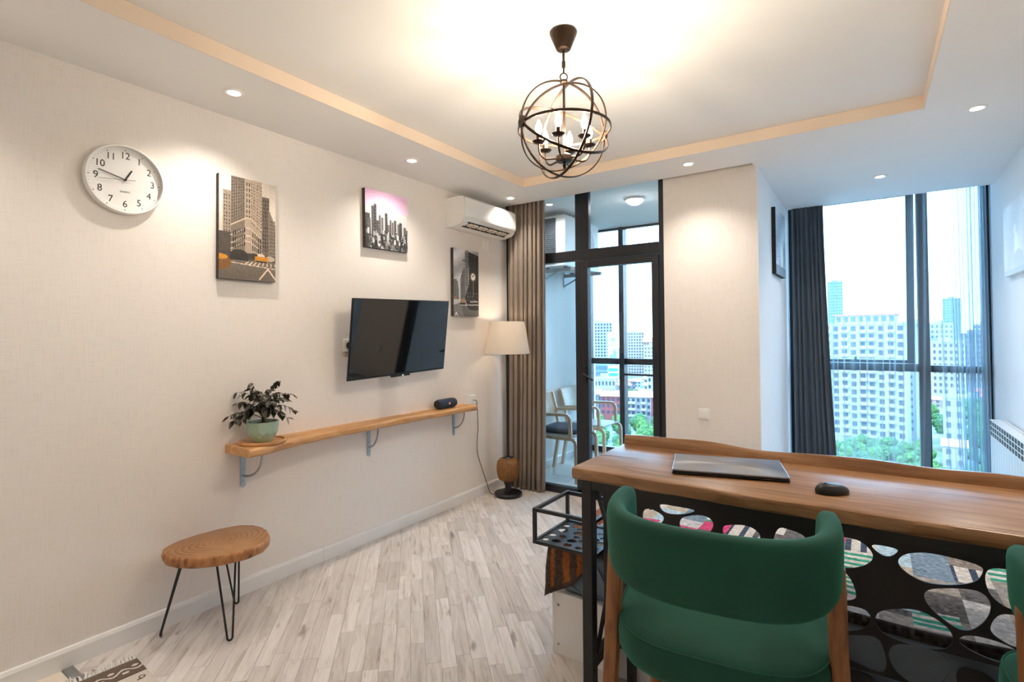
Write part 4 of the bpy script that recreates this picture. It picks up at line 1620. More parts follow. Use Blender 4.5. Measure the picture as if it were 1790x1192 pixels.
rr = np.random.default_rng(8)
pal = [(0.74, 0.74, 0.75), (0.62, 0.58, 0.54), (0.50, 0.45, 0.42), (0.66, 0.77, 0.83), (0.44, 0.52, 0.60), (0.80, 0.79, 0.77), (0.56, 0.54, 0.52), (0.70, 0.66, 0.60), (0.36, 0.34, 0.34)]
xe = np.arange(-0.3, 1.7, 0.115)
for a in xe:
    y = -0.03 - rr.uniform(0, 0.1)
    while y < 1.95:
        ln = rr.uniform(0.09, 0.24)
        m_ = (gx >= a) & (gx < a + 0.115) & (gy >= y) & (gy < y + ln)
        k = rr.integers(0, 12)
        if k < 9:
            p.a[m_] = pal[k]
        elif k == 9:
            st_ = m_ & ((np.floor((gy - y) / 0.022) % 2) == 0)
            p.a[m_] = (0.82, 0.80, 0.78)
            p.a[st_] = (0.10, 0.58, 0.48)
        elif k == 10:
            p.a[m_] = (0.80, 0.78, 0.76)
            st_ = m_ & ((np.floor((gx - a) / 0.019) % 3) == 0)
            p.a[st_] = (0.16, 0.22, 0.32)
        else:
            p.a[m_] = (0.76, 0.20, 0.42) if rr.random() < 0.6 else (0.60, 0.34, 0.14)
        y += ln
mm = (gx < 0.10) & (gy < 0.55)
p.a[mm] = np.where((np.floor((gx[mm] + gy[mm] * 0.5) / 0.055) % 2 == 0)[:, None], np.array([0.48, 0.26, 0.10]), np.array([0.22, 0.18, 0.16]))
m_ = (gx > 0.18) & (gx < 0.32) & (gy < 0.5) & (gy > 0.24)
p.a[m_] = (0.78, 0.22, 0.46)
m_ = (gx > 1.285) & (gx < 1.40) & (gy > 0.02) & (gy < 0.16)
p.a[m_] = np.where((np.floor(gy[m_] / 0.022) % 2 == 0)[:, None], np.array([0.12, 0.60, 0.50]), np.array([0.84, 0.82, 0.80]))
m_ = (gx > 1.16) & (gx < 1.30) & (gy > 0.14) & (gy < 0.34)
p.a[m_] = (0.68, 0.80, 0.87)
edge_ = (gy < 0.012) | (gx < -0.24)
p.a[edge_] = (0.16, 0.14, 0.14)
p.a += rr.normal(0, 0.05, (NY, NX, 1))
ztop = 0.484
P = []
for j in range(NY + 1):
    y = j / NY * 1.94 - 0.02
    row = []
    hang = 0.27 - 0.10 * min(1, max(0, y) / 0.5)
    for i in range(NX + 1):
        x = i / NX * 1.90 - 0.26
        z = ztop + 0.004 * math.sin(x * 13 + y * 7) + 0.003 * math.sin(x * 5 - y * 17)
        if x < 0:
            f = -x / 0.26
            drop = f * hang
            zz = z - drop
            xx = -0.014 - 0.030 * math.sin(min(1, f * 2.2) * PI / 2) - 0.018 * f * (1 + math.sin(y * 11 + 1.0))
            yy = max(y, 0.0) + 0.02 + 0.05 * f * math.sin(y * 9)
            if y < 0.12:
                yy += 0.10 * f * (1 - y / 0.12)
                zz += 0.0
        else:
            zz = z
            xx = x - 0.012 * max(0, 1 - x / 0.05)
            yy = max(y, 0) + 0.006
            if xx > BW + 0.02:
                zz = z - (xx - BW - 0.02) * 0.9
                xx = BW + 0.02 + (xx - BW - 0.02) * 0.1
        if y < 0.0:
            zz -= -y * 1.3
            yy -= 0.004
        row.append((xx, yy, zz))
    P.append(row)
me = MB().grid(P).mesh('woven_cover', M['woven'])
face_colours(me, p.a.reshape(-1, 3))
o = link('woven_cover', me, bs, smooth=80)
s_ = o.modifiers.new('thickness', 'SOLIDIFY')
s_.thickness = 0.007
s_.offset = 0

# corner of the spread hanging over the front of the mattress
C_, B_, T_ = Vector((-0.012, -0.004, 0.486)), Vector((0.225, 0.004, 0.487)), Vector((-0.028, -0.016, 0.245))
P, cols = [], []
NU, NV = 44, 26
for j in range(NV + 1):
    f = j / NV
    row = []
    for i in range(NU + 1):
        u_ = i / NU
        a = C_.lerp(B_, u_)
        b = T_.lerp(B_, u_ ** 0.8) + Vector((0, 0, -0.05 * math.sin(PI * u_) ** 1.2))
        q = a.lerp(b, f)
        q.y -= 0.010 * math.sin(PI * min(1, f * 1.3)) * (1 - u_) + 0.007 * math.sin(u_ * 14 + 1) * f
        row.append(q)
    P.append(row)
for j in range(NV):
    for i in range(NU):
        u_, f = i / NU, j / NV
        if f > 0.86 or u_ < 0.05:
            cols.append((0.26, 0.20, 0.17))
        elif int(u_ * 7 + 0.3 * f) % 2 == 0:
            cols.append((0.56, 0.31, 0.10))
        else:
            cols.append((0.30, 0.24, 0.20))
cols = np.array(cols) + rr.normal(0, 0.03, (len(cols), 1))
me = MB().grid(P).mesh('hanging_corner', M['woven'])
face_colours(me, cols)
o = link('hanging_corner', me, bs, smooth=80)
s_ = o.modifiers.new('thickness', 'SOLIDIFY')
s_.thickness = 0.006

# ================================================================== DESK
DX, DY = 1.916, 1.768
dk = thing('desk', 'live-edge oak counter desk on black steel frame with a pebble-cut panel', 'desk', (DX, DY, 0))
DL, DD, DZ = 1.76, 0.543, 0.900
P = []
for i in range(121):
    x = DL * i / 120
    w1_ = 0.006 * math.sin(x * 5.1 + 1) + 0.003 * math.sin(x * 17)
    b = 0.004 * math.sin(x * 13) + 0.002 * math.sin(x * 37)
    P.append([(x, 0.016 + w1_, DZ - 0.046), (x, 0.004 + w1_, DZ - 0.038 + b), (x, 0.0 + w1_, DZ - 0.016 + b), (x, 0.004 + w1_, DZ - 0.004), (x, 0.012 + w1_, DZ), (x, DD, DZ), (x, DD, DZ - 0.046)])
mb = MB().grid(P, closed_v=True)
n = 7
mb.f += [tuple(range(n)), tuple(120 * n + k for k in range(n))[::-1]]
mb.mi += [0, 0]
me = mb.mesh('top_slab', M['desk_wood'])
fix_normals(me)
slab = link('top_slab', me, dk, smooth=35)
MB().prism([(0.0, 0.250), (0.012, 0.245), (0.05, 0.262), (0.11, 0.262), (0.16, 0.270), (0.11, 0.2645), (0.05, 0.2655), (0.012, 0.250)], DZ - 0.0005, DZ + 0.0006).build('crack', M['dark_slot'], slab)
P = []
for i in range(121):
    x = 0.004 + (DL - 0.004) * i / 120
    h = 0.040 + 0.010 * math.exp(-((x - 0.28) / 0.2) ** 2) - 0.006 * math.exp(-((x - 0.62) / 0.12) ** 2) + 0.007 * math.exp(-((x - 0.85) / 0.12) ** 2) + 0.002 * math.sin(x * 21)
    lean = 0.006 * math.sin(x * 4)
    P.append([(x, DD - 0.032, DZ), (x, DD - 0.030 + lean * 0.3, DZ + h * 0.7), (x, DD - 0.022 + lean * 0.5, DZ + h), (x, DD - 0.004, DZ + h * 0.96), (x, DD, DZ + h * 0.8), (x, DD, DZ)])
mb = MB().grid(P, closed_v=True)
n = 6
mb.f += [tuple(range(n)), tuple(120 * n + k for k in range(n))[::-1]]
mb.mi += [0, 0]
me = mb.mesh('back_rail', M['desk_wood'])
fix_normals(me)
link('back_rail', me, dk, smooth=35)
# steel frame; desk-local: y 0 is the front edge of the slab
LEG = 0.042
UND = DZ - 0.047
for x0 in (0.030, 1.660):
    MB().box(x0, x0 + LEG, 0.024, 0.024 + LEG, 0.0, UND).build('leg', M['black_metal'], dk, bevel=0.003)
    MB().box(x0, x0 + LEG, 0.215, 0.245, 0.0, UND).build('leg', M['black_metal'], dk, bevel=0.003)
    MB().box(x0 + 0.004, x0 + LEG - 0.004, 0.024 + LEG, 0.215, 0.145, 0.180).build('side_rail', M['black_metal'], dk)
    xm = x0 + 0.040
    MB().bar((xm, 0.075, 0.81), (xm, 0.236, 0.525), 0.012, 0.014).build('brace', M['black_metal'], dk)
    MB().bar((xm, 0.236, 0.525), (xm, 0.064, 0.20), 0.012, 0.014).build('brace', M['black_metal'], dk)
    MB().box(x0, x0 + LEG, 0.024 + LEG, 0.215, UND - 0.030, UND).build('side_rail', M['black_metal'], dk)
MB().box(0.072, 1.660, 0.026, 0.060, UND - 0.032, UND).build('apron', M['black_metal'], dk)
MB().box(0.072, 1.660, 0.217, 0.243, 0.150, 0.192).build('lower_rail', M['black_metal'], dk)
MB().box(0.125, 0.155, 0.217, 0.243, 0.0, 0.150).build('foot', M['black_metal'], dk)
HOLES = [
 [(2.71, 0.72), (2.753, 0.74), (2.806, 0.744), (2.832, 0.732), (2.851, 0.706), (2.84, 0.68), (2.805, 0.658), (2.758, 0.65), (2.704, 0.676)],
 [(2.849, 0.737), (2.88, 0.741), (2.919, 0.738), (2.906, 0.719), (2.89, 0.71), (2.868, 0.717)],
 [(2.922, 0.702), (2.939, 0.726), (2.98, 0.74), (3.021, 0.741), (3.105, 0.733), (3.102, 0.707), (3.085, 0.682), (3.029, 0.662), (2.979, 0.658), (2.938, 0.677)],
 [(2.983, 0.61), (2.991, 0.632), (3.029, 0.646), (3.092, 0.659), (3.115, 0.646), (3.123, 0.621), (3.112, 0.584), (3.085, 0.55), (3.057, 0.543), (3.028, 0.559), (2.998, 0.583)],
 [(3.121, 0.715), (3.133, 0.729), (3.158, 0.733), (3.202, 0.729), (3.218, 0.686), (3.2, 0.64), (3.169, 0.631), (3.134, 0.651), (3.121, 0.684)],
 [(3.129, 0.571), (3.142, 0.599), (3.16, 0.61), (3.204, 0.611), (3.225, 0.582), (3.211, 0.537), (3.176, 0.528), (3.15, 0.538), (3.13, 0.553)],
 [(2.69, 0.616), (2.752, 0.635), (2.781, 0.631), (2.798, 0.601), (2.805, 0.569), (2.798, 0.555), (2.75, 0.539), (2.702, 0.541)],
 [(2.695, 0.504), (2.75, 0.523), (2.82, 0.532), (2.838, 0.517), (2.841, 0.498), (2.819, 0.467), (2.749, 0.439), (2.7, 0.449)],
 [(2.865, 0.521), (2.882, 0.54), (2.925, 0.557), (2.967, 0.564), (3.008, 0.547), (3.034, 0.524), (3.034, 0.492), (3.011, 0.469), (2.945, 0.463), (2.897, 0.468), (2.866, 0.488)],
 [(2.705, 0.394), (2.754, 0.42), (2.801, 0.439), (2.858, 0.453), (2.872, 0.42), (2.878, 0.382), (2.87, 0.353), (2.845, 0.351), (2.789, 0.362), (2.742, 0.374)],
 [(2.893, 0.414), (2.907, 0.444), (2.945, 0.454), (2.996, 0.457), (3.028, 0.44), (3.026, 0.401), (3.009, 0.369), (2.984, 0.345), (2.943, 0.346), (2.906, 0.372)],
 [(3.056, 0.506), (3.08, 0.528), (3.132, 0.53), (3.176, 0.519), (3.202, 0.492), (3.175, 0.475), (3.135, 0.476), (3.089, 0.485)],
 [(3.052, 0.41), (3.064, 0.43), (3.093, 0.434), (3.125, 0.421), (3.147, 0.396), (3.124, 0.357), (3.073, 0.356), (3.054, 0.38)],
 [(2.758, 0.293), (2.782, 0.322), (2.817, 0.331), (2.851, 0.319), (2.872, 0.287), (2.816, 0.246), (2.769, 0.263)],
 [(2.182, 0.749), (2.247, 0.749), (2.309, 0.749), (2.292, 0.736), (2.246, 0.721), (2.204, 0.718), (2.185, 0.731)],
 [(2.26, 0.708), (2.3, 0.725), (2.335, 0.732), (2.361, 0.727), (2.374, 0.707), (2.356, 0.673), (2.299, 0.652), (2.259, 0.667)],
 [(2.41, 0.708), (2.445, 0.719), (2.485, 0.725), (2.516, 0.716), (2.532, 0.692), (2.484, 0.661), (2.419, 0.664)],
 [(2.113, 0.709), (2.135, 0.722), (2.176, 0.713), (2.195, 0.696), (2.166, 0.662), (2.113, 0.671)],
]


def inflate(poly, k):
    cx = sum(q[0] for q in poly) / len(poly)
    cy = sum(q[1] for q in poly) / len(poly)
    return [(cx + (x - cx) * k, cy + (y - cy) * k) for x, y in poly]


circ = []
for h in HOLES:
    cx = sum(q[0] for q in h) / len(h)
    cy = sum(q[1] for q in h) / len(h)
    circ.append((cx, cy, max(math.hypot(q[0] - cx, q[1] - cy) for q in h)))
random.seed(21)
extra = []
tries = 0
while tries < 6000:
    tries += 1
    x, z = random.uniform(2.10, 3.52), random.uniform(0.25, 0.73)
    r_ = random.uniform(0.045, 0.078)
    if x - r_ < 2.075 or x + r_ > 3.555 or z - r_ * 0.8 < 0.208 or z + r_ * 0.8 > 0.75:
        continue
    if all(math.hypot(x - a, z - b) > r_ + c + 0.006 for a, b, c in circ):
        circ.append((x, z, r_))
        ph = random.uniform(0, 6)
        extra.append([(x + r_ * (0.86 + 0.14 * math.sin(2 * a + ph)) * math.cos(a), z + r_ * (0.80 + 0.12 * math.cos(3 * a + ph)) * math.sin(a)) for a in np.linspace(0, 2 * PI, 12, endpoint=False)])
holes = [chaikin([(x - DX, z) for x, z in inflate(h, 1.10)], 2) for h in HOLES] + [chaikin([(x - DX, z) for x, z in h], 2) for h in extra]
me = plate([(0.125, 0.190), (1.660, 0.190), (1.660, UND), (0.125, UND)], holes, 0.0025)
me.materials.clear()
me.materials.append(M['black_metal'])
for v in me.vertices:
    x, y, z = v.co
    v.co = (x, 0.230 + z, y)
link('pebble_panel', me, dk)
# side basket: open bar frame with a pebble-cut tray
bx0, bx1, by0, by1, bz0, bz1 = 1.650 - DX, 1.944 - DX, 1.915 - DY, 2.225 - DY, 0.512, 0.662
bk = MB()
S = 0.014
for x in (bx0, bx1 - S):
    for y in (by0, by1 - S):
        bk.box(x, x + S, y, y + S, bz0, bz1)
for z in (bz0, bz1 - S):
    for y in (by0, by1 - S):
        bk.box(bx0 + S, bx1 - S, y, y + S, z, z + S)
    for x in (bx0, bx1 - S):
        bk.box(x, x + S, by0 + S, by1 - S, z, z + S)
basket = bk.build('side_basket', M['black_metal'], dk)
hs = []
cs = []
random.seed(4)
for _ in range(9000):
    x, y = random.uniform(bx0 + 0.03, bx1 - 0.03), random.uniform(by0 + 0.03, by1 - 0.03)
    r_ = random.uniform(0.016, 0.032)
    if x - r_ < bx0 + 0.017 or x + r_ > bx1 - 0.017 or y - r_ < by0 + 0.017 or y + r_ > by1 - 0.017:
        continue
    if all(math.hypot(x - a, y - b) > r_ + c + 0.003 for a, b, c in cs):
        cs.append((x, y, r_))
        ph = random.uniform(0, 6)
        hs.append([(x + r_ * (0.92 + 0.08 * math.sin(2 * a + ph)) * math.cos(a), y + r_ * (0.86 + 0.1 * math.cos(3 * a + ph)) * math.sin(a)) for a in np.linspace(0, 2 * PI, 20, endpoint=False)])
me = plate([(bx0 + S, by0 + S), (bx1 - S, by0 + S), (bx1 - S, by1 - S), (bx0 + S, by1 - S)], hs, 0.0015)
me.materials.clear()
me.materials.append(M['black_metal'])
for v in me.vertices:
    v.co.z += bz0 + 0.008
link('pebble_tray', me, basket)

# ---- laptop and mouse
lp = thing('laptop', 'closed slim laptop with a radially brushed metal lid on the desk', 'laptop', (2.414, 2.055, DZ), R(14.5))
MB().box(-0.190, 0.190, -0.131, 0.131, 0.002, 0.011).build('base', M['black_plastic'], lp, bevel=0.004)
t = NT('spun_metal_lid')
tg = t.n('Tangent', direction_type='RADIAL', axis='Z')
t.set(Base_Color=t.ramp(t.noise(t.coords('Object', (1, 1, 1)), 4, 2), [(0.3, srgb(140, 145, 154)), (0.7, srgb(156, 161, 170))]), Metallic=1.0, Roughness=0.3)
t.b.inputs['Anisotropic'].default_value = 0.85
t.l(tg.outputs[0], t.b.inputs['Tangent'])
MB().box(-0.190, 0.190, -0.131, 0.131, 0.012, 0.019).build('lid', t.m, lp, bevel=0.003)
for sx in (-1, 1):
    for sy in (-1, 1):
        MB().lathe([(0.006, 0.0), (0.006, 0.003)], 12, (sx * 0.16, sy * 0.11, 0)).build('rubber_foot', M['black_plastic'], lp)
MB().box(-0.1935, -0.188, 0.085, 0.100, 0.004, 0.010).build('plug', M['black_plastic'], lp)
ms = thing('computer_mouse', 'black wireless mouse beside the laptop', 'mouse', (2.752, 1.922, DZ), R(33))
P = []
for j in range(9):
    f = j / 8
    a = f * PI / 2
    row = []
    for i in range(28):
        t_ = 2 * PI * i / 28
        k = math.cos(a) ** 0.6 if j < 8 else 0.0
        if j == 0:
            k = 0.97
        x = 0.052 * math.cos(t_) * k
        y = 0.029 * math.sin(t_) * k * (1 - 0.14 * math.cos(t_))
        row.append((x, y, 0.001 + 0.027 * math.sin(a) * (1 - 0.16 * x / 0.05) + (0.004 if j > 0 else 0)))
    P.append(row)
mb = MB().grid(P, closed_v=True)
mb.f.append(tuple(range(28))[::-1])
mb.mi.append(0)
me = mb.mesh('shell', M['black_plastic'])
fix_normals(me)
link('shell', me, ms, smooth=70)
mb = MB().lathe([(0.001, -0.003), (0.008, -0.003), (0.009, 0.0), (0.008, 0.003), (0.001, 0.003)], 18)
mb.v = [(x - 0.022, z, y + 0.0275) for x, y, z in mb.v]
mb.build('scroll_wheel', M['steel'], ms, smooth=40)
MB().bar((-0.046, 0, 0.022), (-0.012, 0, 0.0325), 0.001, 0.003).build('button_seam', M['dark_slot'], ms)


# ================================================================== GREEN BAR CHAIRS
def make_chair(label):
    c = thing('bar_chair', label, 'chair', group='green bar chairs at the desk')
    # wrap-round backrest
    a_, b_, th = 0.246, 0.205, 0.055
    NS, NC = 56, 20
    path = []
    for i in range(NS + 1):
        ph = R(-104 + 208 * i / NS)
        e = 0.72
        x = a_ * math.copysign(abs(math.sin(ph)) ** e, math.sin(ph))
        y = -b_ * math.copysign(abs(math.cos(ph)) ** e, math.cos(ph))
        path.append(Vector((x, y, 0)))
    P = []
    for i, q in enumerate(path):
        d = (path[min(i + 1, NS)] - path[max(i - 1, 0)]).normalized()
        nr = Vector((d.y, -d.x, 0))
        s = abs(2 * i / NS - 1)
        top = 0.955 + 0.010 * s ** 3
        bot = 0.772 + 0.055 * s ** 2.6
        k = 1.0
        if s > 0.90:
            g = (s - 0.90) / 0.10
            k = math.sqrt(max(0.0, 1 - g * g * 0.96))
            mid_ = (top + bot) / 2
            top = mid_ + (top - mid_) * (0.55 + 0.45 * k)
            bot = mid_ + (bot - mid_) * (0.55 + 0.45 * k)
        hh, mid_ = (top - bot) / 2, (top + bot) / 2
        row = []
        for j in range(NC):
            t_ = 2 * PI * j / NC
            ct, st_ = math.cos(t_), math.sin(t_)
            o_ = th / 2 * k * math.copysign(abs(ct) ** 0.75, ct)
            zz = mid_ + hh * math.copysign(abs(st_) ** 0.42, st_)
            lean = -0.018 * (zz - 0.77) / 0.18 * (1 - 0.5 * s)
            r_ = q + nr * (o_ - lean * 0.6)
            row.append((r_.x, r_.y, zz))
        P.append(row)
    mb = MB().grid(P, closed_v=True)
    mb.f += [tuple(range(NC)), tuple(NS * NC + k for k in range(NC))[::-1]]
    mb.mi += [0, 0]
    me = mb.mesh('backrest', M['velvet'])
    fix_normals(me)
    link('backrest', me, c, smooth=75)
    # seat cushion
    rows = []
    for zz, k in ((0.568, 0.90), (0.572, 0.95), (0.590, 0.99), (0.612, 1.0), (0.636, 0.995), (0.652, 0.975), (0.660, 0.94), (0.667, 0.86), (0.672, 0.70), (0.674, 0.45), (0.675, 0.15)):
        row = []
        for i in range(56):
            t_ = 2 * PI * i / 56
            ct, st_ = math.cos(t_), math.sin(t_)
            x = 0.262 * math.copysign(abs(ct) ** 0.58, ct)
            y = 0.245 * math.copysign(abs(st_) ** 0.62, st_) + 0.045
            x *= 1 + 0.08 * (y / 0.25)
            row.append((x * k, 0.045 + (y - 0.045) * k, zz))
        rows.append(row)
    mb = MB().grid(rows, closed_v=True)
    mb.f += [tuple(range(56))[::-1], tuple(10 * 56 + k for k in range(56))]
    mb.mi += [0, 0]
    me = mb.mesh('seat', M['velvet'])
    fix_normals(me)
    st = link('seat', me, c, smooth=75)
    pts = [(x * 1.0, y, 0.653) for x, y, z in rows[5]]
    MB().tube(pts, 0.003, 6, closed=True).build('piping', M['velvet'], st, smooth=60)

    def leg(p0, p1, w0, w1):
        p0, p1 = Vector(p0), Vector(p1)
        mb = MB()
        vs_ = []
        for q, w_ in ((p0, w0), (p1, w1)):
            for i in range(12):
                t_ = 2 * PI * i / 12 + PI / 12
                ct, st2 = math.cos(t_), math.sin(t_)
                vs_.append((q.x + w_ / 2 * math.copysign(abs(ct) ** 0.55, ct), q.y + w_ / 2 * 1.15 * math.copysign(abs(st2) ** 0.55, st2), q.z))
        mb.add(vs_, [(i, (i + 1) % 12, 12 + (i + 1) % 12, 12 + i) for i in range(12)] + [tuple(range(12))[::-1], tuple(range(12, 24))])
        me = mb.mesh('leg', M['chair_wood'])
        fix_normals(me)
        link('leg', me, c, smooth=40)

    for s in (-1, 1):
        leg((s * 0.258, -0.035, 0.86), (s * 0.272, -0.165, 0.0), 0.042, 0.032)
        leg((s * 0.205, 0.225, 0.58), (s * 0.235, 0.275, 0.0), 0.034, 0.026)
    MB().box(-0.222, 0.222, 0.235, 0.262, 0.262, 0.290).build('footrest', M['chair_wood'], c, bevel=0.004)
    for s in (-1, 1):
        MB().bar((s * 0.222, 0.245, 0.235), (s * 0.268, -0.125, 0.235), 0.020, 0.026).build('stretcher', M['chair_wood'], c)
    MB().box(-0.272, 0.272, -0.010, 0.030, 0.545, 0.575).build('seat_rail', M['chair_wood'], c, bevel=0.003)
    return c


chair = make_chair('green velvet bar chair with wooden legs in front of the laptop')
chair.location = (2.520, 1.440, 0)
chair.rotation_euler = (0, 0, R(7))
dup(chair, (3.36, 1.455, 0), R(3), 'green velvet bar chair with wooden legs at the far end of the desk')

# ================================================================== ALCOVE
# radiator of aluminium sections
rad = thing('radiator', 'white sectional radiator with dark grille openings on the alcove wall', 'radiator', (3.598, 5.30, 0))
M['radiator_white'] = plain('white_radiator_enamel', srgb(236, 238, 240), 0.3, var=0.01)
sec = MB()
g = 0.0385
sec.box(0.0, 0.010, -0.036, 0.036, 0.16, 0.628, 0)
sec.box(0.030, 0.085, -0.020, 0.020, 0.16, 0.735, 0)
for yy in (-0.0385, 0.0355):
    sec.box(-0.0006, 0.075, yy, yy + 0.005, 0.622, 0.742, 0)
for zz in (0.624, 0.662, 0.700, 0.738):
    sec.box(-0.0006, 0.012, -g + 0.003, g - 0.003, zz, zz + 0.006, 0)
sec.box(0.0, 0.060, -g, g, 0.740, 0.746, 0)
sec.box(0.066, 0.085, -g, g - 0.012, 0.734, 0.745, 0)
sec.box(0.0010, 0.0060, -g + 0.003, g - 0.003, 0.626, 0.736, 1)
me = sec.mesh('section', [M['radiator_white'], M['dark_slot']])
for k in range(15):
    o = bpy.data.objects.new('section', me)
    COL.objects.link(o)
    o.parent = rad
    o.location = (0, -0.04 - k * 0.08, 0)
for z in (0.70, 0.19):
    MB().tube([(0.058, -0.005, z), (0.058, -1.21, z)], 0.016, 12).build('header_pipe', M['radiator_white'], rad, smooth=50)
for y in (-0.2, -1.0):
    MB().box(0.080, 0.1015, y - 0.015, y + 0.015, 0.66, 0.70).build('wall_hook', M['radiator_white'], rad)

p = Paint(90, 80, (0.90, 0.91, 0.92))
p.a += (0.04 * np.sin(p.X * 7 + 3 * p.Y))[..., None]
p.ell(0.62, 0.62, 0.10, 0.18, (0.97, 0.98, 0.98))
p.ell(0.56, 0.40, 0.06, 0.08, (0.96, 0.97, 0.97))
p.ell(0.70, 0.85, 0.22, 0.16, (0.84, 0.86, 0.88))
p.rect(0, 1, 0.92, 1, (0.80, 0.83, 0.86))
p.grain(0.015)
canvas('canvas_picture', 'pale misty canvas picture on the right wall above the radiator', (XR, 4.80, 2.035), 0.62, 0.485, p, face='-x', side=M['white_plastic'])
p = Paint(80, 90, (0.62, 0.66, 0.70))
p.a += (0.10 * np.sin(p.X * 6 + 9 * p.Y))[..., None]
windows_on(p, 0.0, 0.5, 0.1, 0.8, 8, 20, (0.5, 0.53, 0.56))
p.ell(0.6, 0.7, 0.16, 0.2, (0.82, 0.84, 0.86))
p.rect(0.0, 1, 0.86, 1, (0.45, 0.48, 0.52))
p.grain(0.04)
M['black_edge'] = plain('black_canvas_edge', srgb(26, 26, 28), 0.7, var=0.8, scale=60)
canvas('canvas_picture', 'grey canvas picture with black edges on the alcove wall by the slate curtain', (2.21, 4.975, 2.165), 0.50, 0.545, p, depth=0.036, side=M['black_edge'], tilt=(0, 0, R(-1)))


# ================================================================== BALCONY
def make_balcony_chair(label):
    c = thing('balcony_armchair', label, 'chair', group='bent birch armchairs on the balcony')
    for s in (-1, 1):
        y = s * 0.222
        fl_ = [(-0.19, y, 0.415), (0.10, y, 0.415)]
        for t_ in np.linspace(0, PI / 2, 6):
            fl_.append((0.20 + 0.05 * math.sin(t_), y, 0.365 + 0.05 * math.cos(t_)))
        fl_ += [(0.255, y, 0.0)]
        leg = MB()
        for a, b in zip(fl_[:-1], fl_[1:]):
            leg.bar(a, b, 0.028, 0.030, (0, 1, 0) if False else (0, 0, 1))
        leg.build('front_leg', M['birch'], c)
        rl = MB().bar((-0.245, y, 0.0), (-0.170, y, 0.42), 0.028, 0.034).bar((-0.170, y, 0.42), (-0.205, y, 0.60), 0.028, 0.034).bar((-0.205, y, 0.60), (-0.262, y, 0.80), 0.028, 0.034)
        rl.build('rear_leg', M['birch'], c)
        ar = [(-0.20, y, 0.625), (0.08, y, 0.640)]
        for t_ in np.linspace(0, PI / 2, 6):
            ar.append((0.14 + 0.05 * math.sin(t_), y, 0.590 + 0.05 * math.cos(t_)))
        ar.append((0.195, y, 0.425))
        am = MB()
        for a, b in zip(ar[:-1], ar[1:]):
            am.bar(a, b, 0.030, 0.026)
        am.build('armrest', M['birch'], c)
    P = []
    for j in range(9):
        z = 0.565 + 0.255 * j / 8
        x = -0.195 - 0.075 * j / 8
        P.append([(x - 0.030 * math.cos(PI * (i / 12 - 0.5)), -0.235 + 0.47 * i / 12, z) for i in range(13)])
    o = link('backrest', MB().grid(P).mesh('backrest', M['birch']), c, smooth=60)
    s_ = o.modifiers.new('thickness', 'SOLIDIFY')
    s_.thickness = 0.012
    MB().box(-0.19, 0.235, -0.205, 0.205, 0.430, 0.446).build('seat', plain('pale_grey_seat_' + str(len(bpy.data.materials)), srgb(168, 172, 176), 0.5), c, bevel=0.006)
    return c


bc1 = make_balcony_chair('bent birch armchair under the navy cushion on the balcony')
bc1.location = (0.305, 4.655, 0)
dup(bc1, (0.305, 5.290, 0), 0, 'bent birch armchair with bare grey seat by the balcony glazing')
cu = thing('seat_cushion', 'navy seat cushion lying on the birch balcony armchair', 'cushion', (0.325, 4.655, 0.447))
rows = []
for zz, k in ((0.0, 0.90), (0.008, 0.98), (0.026, 1.0), (0.045, 0.97), (0.056, 0.86), (0.062, 0.5), (0.063, 0.1)):
    rows.append([(0.195 * k * math.copysign(abs(math.cos(t_)) ** 0.4, math.cos(t_)), 0.198 * k * math.copysign(abs(math.sin(t_)) ** 0.4, math.sin(t_)), zz + 0.003 * math.sin(5 * t_)) for t_ in np.linspace(0, 2 * PI, 40, endpoint=False)])
mb = MB().grid(rows, closed_v=True)
mb.f += [tuple(range(40))[::-1], tuple(6 * 40 + k for k in range(40))]
mb.mi += [0, 0]
me = mb.mesh('pad', M['navy_cushion'])
fix_normals(me)
link('pad', me, cu, smooth=70)
MB().tube([(-0.17, 0.19, 0.01), (-0.19, 0.20, -0.05), (-0.185, 0.205, -0.13)], 0.004, 6).build('tie', M['navy_cushion'], cu)

# outdoor unit of the air conditioner
ou = thing('outdoor_unit', 'white air conditioner outdoor unit on brackets high on the balcony wall', 'air conditioner', (0.0, 4.62, 2.10))
M['unit_white'] = plain('white_unit_metal', srgb(222, 224, 224), 0.45, var=0.02)
MB().box(0.06, 0.36, 0.0, 0.78, 0.0, 0.515).build('case', M['unit_white'], ou, bevel=0.006)
MB().box(0.115, 0.255, -0.006, 0.001, 0.030, 0.490).build('side_coil', plain('dark_coil_fins', srgb(84, 92, 98), 0.5, 0.4, var=0.2, scale=60), ou)
for k in range(23):
    MB().box(0.115, 0.255, -0.009, -0.006, 0.036 + k * 0.020, 0.040 + k * 0.020).build('coil_fin', M['dark_slot'], ou)
fan = MB()
for r_ in (0.06, 0.10, 0.14, 0.18, 0.21):
    fan.tube([(0.368, 0.45 + r_ * math.cos(t_), 0.26 + r_ * math.sin(t_)) for t_ in np.linspace(0, 2 * PI, 36, endpoint=False)], 0.004, 6, closed=True)
for k in range(8):
    a = 2 * PI * k / 8
    fan.tube([(0.368, 0.45 + 0.05 * math.cos(a), 0.26 + 0.05 * math.sin(a)), (0.368, 0.45 + 0.215 * math.cos(a), 0.26 + 0.215 * math.sin(a))], 0.003, 6)
fan.build('fan_grille', M['unit_white'], ou)
for y in (0.08, 0.62):
    MB().box(0.002, 0.46, y, y + 0.035, -0.045, -0.010).box(0.002, 0.008, y, y + 0.035, -0.16, 0.10).bar((0.006, y + 0.0175, -0.14), (0.24, y + 0.0175, -0.03), 0.028, 0.010).build('wall_bracket', plain('grey_bracket_' + str(y), srgb(150, 156, 160), 0.5, 0.4), ou)
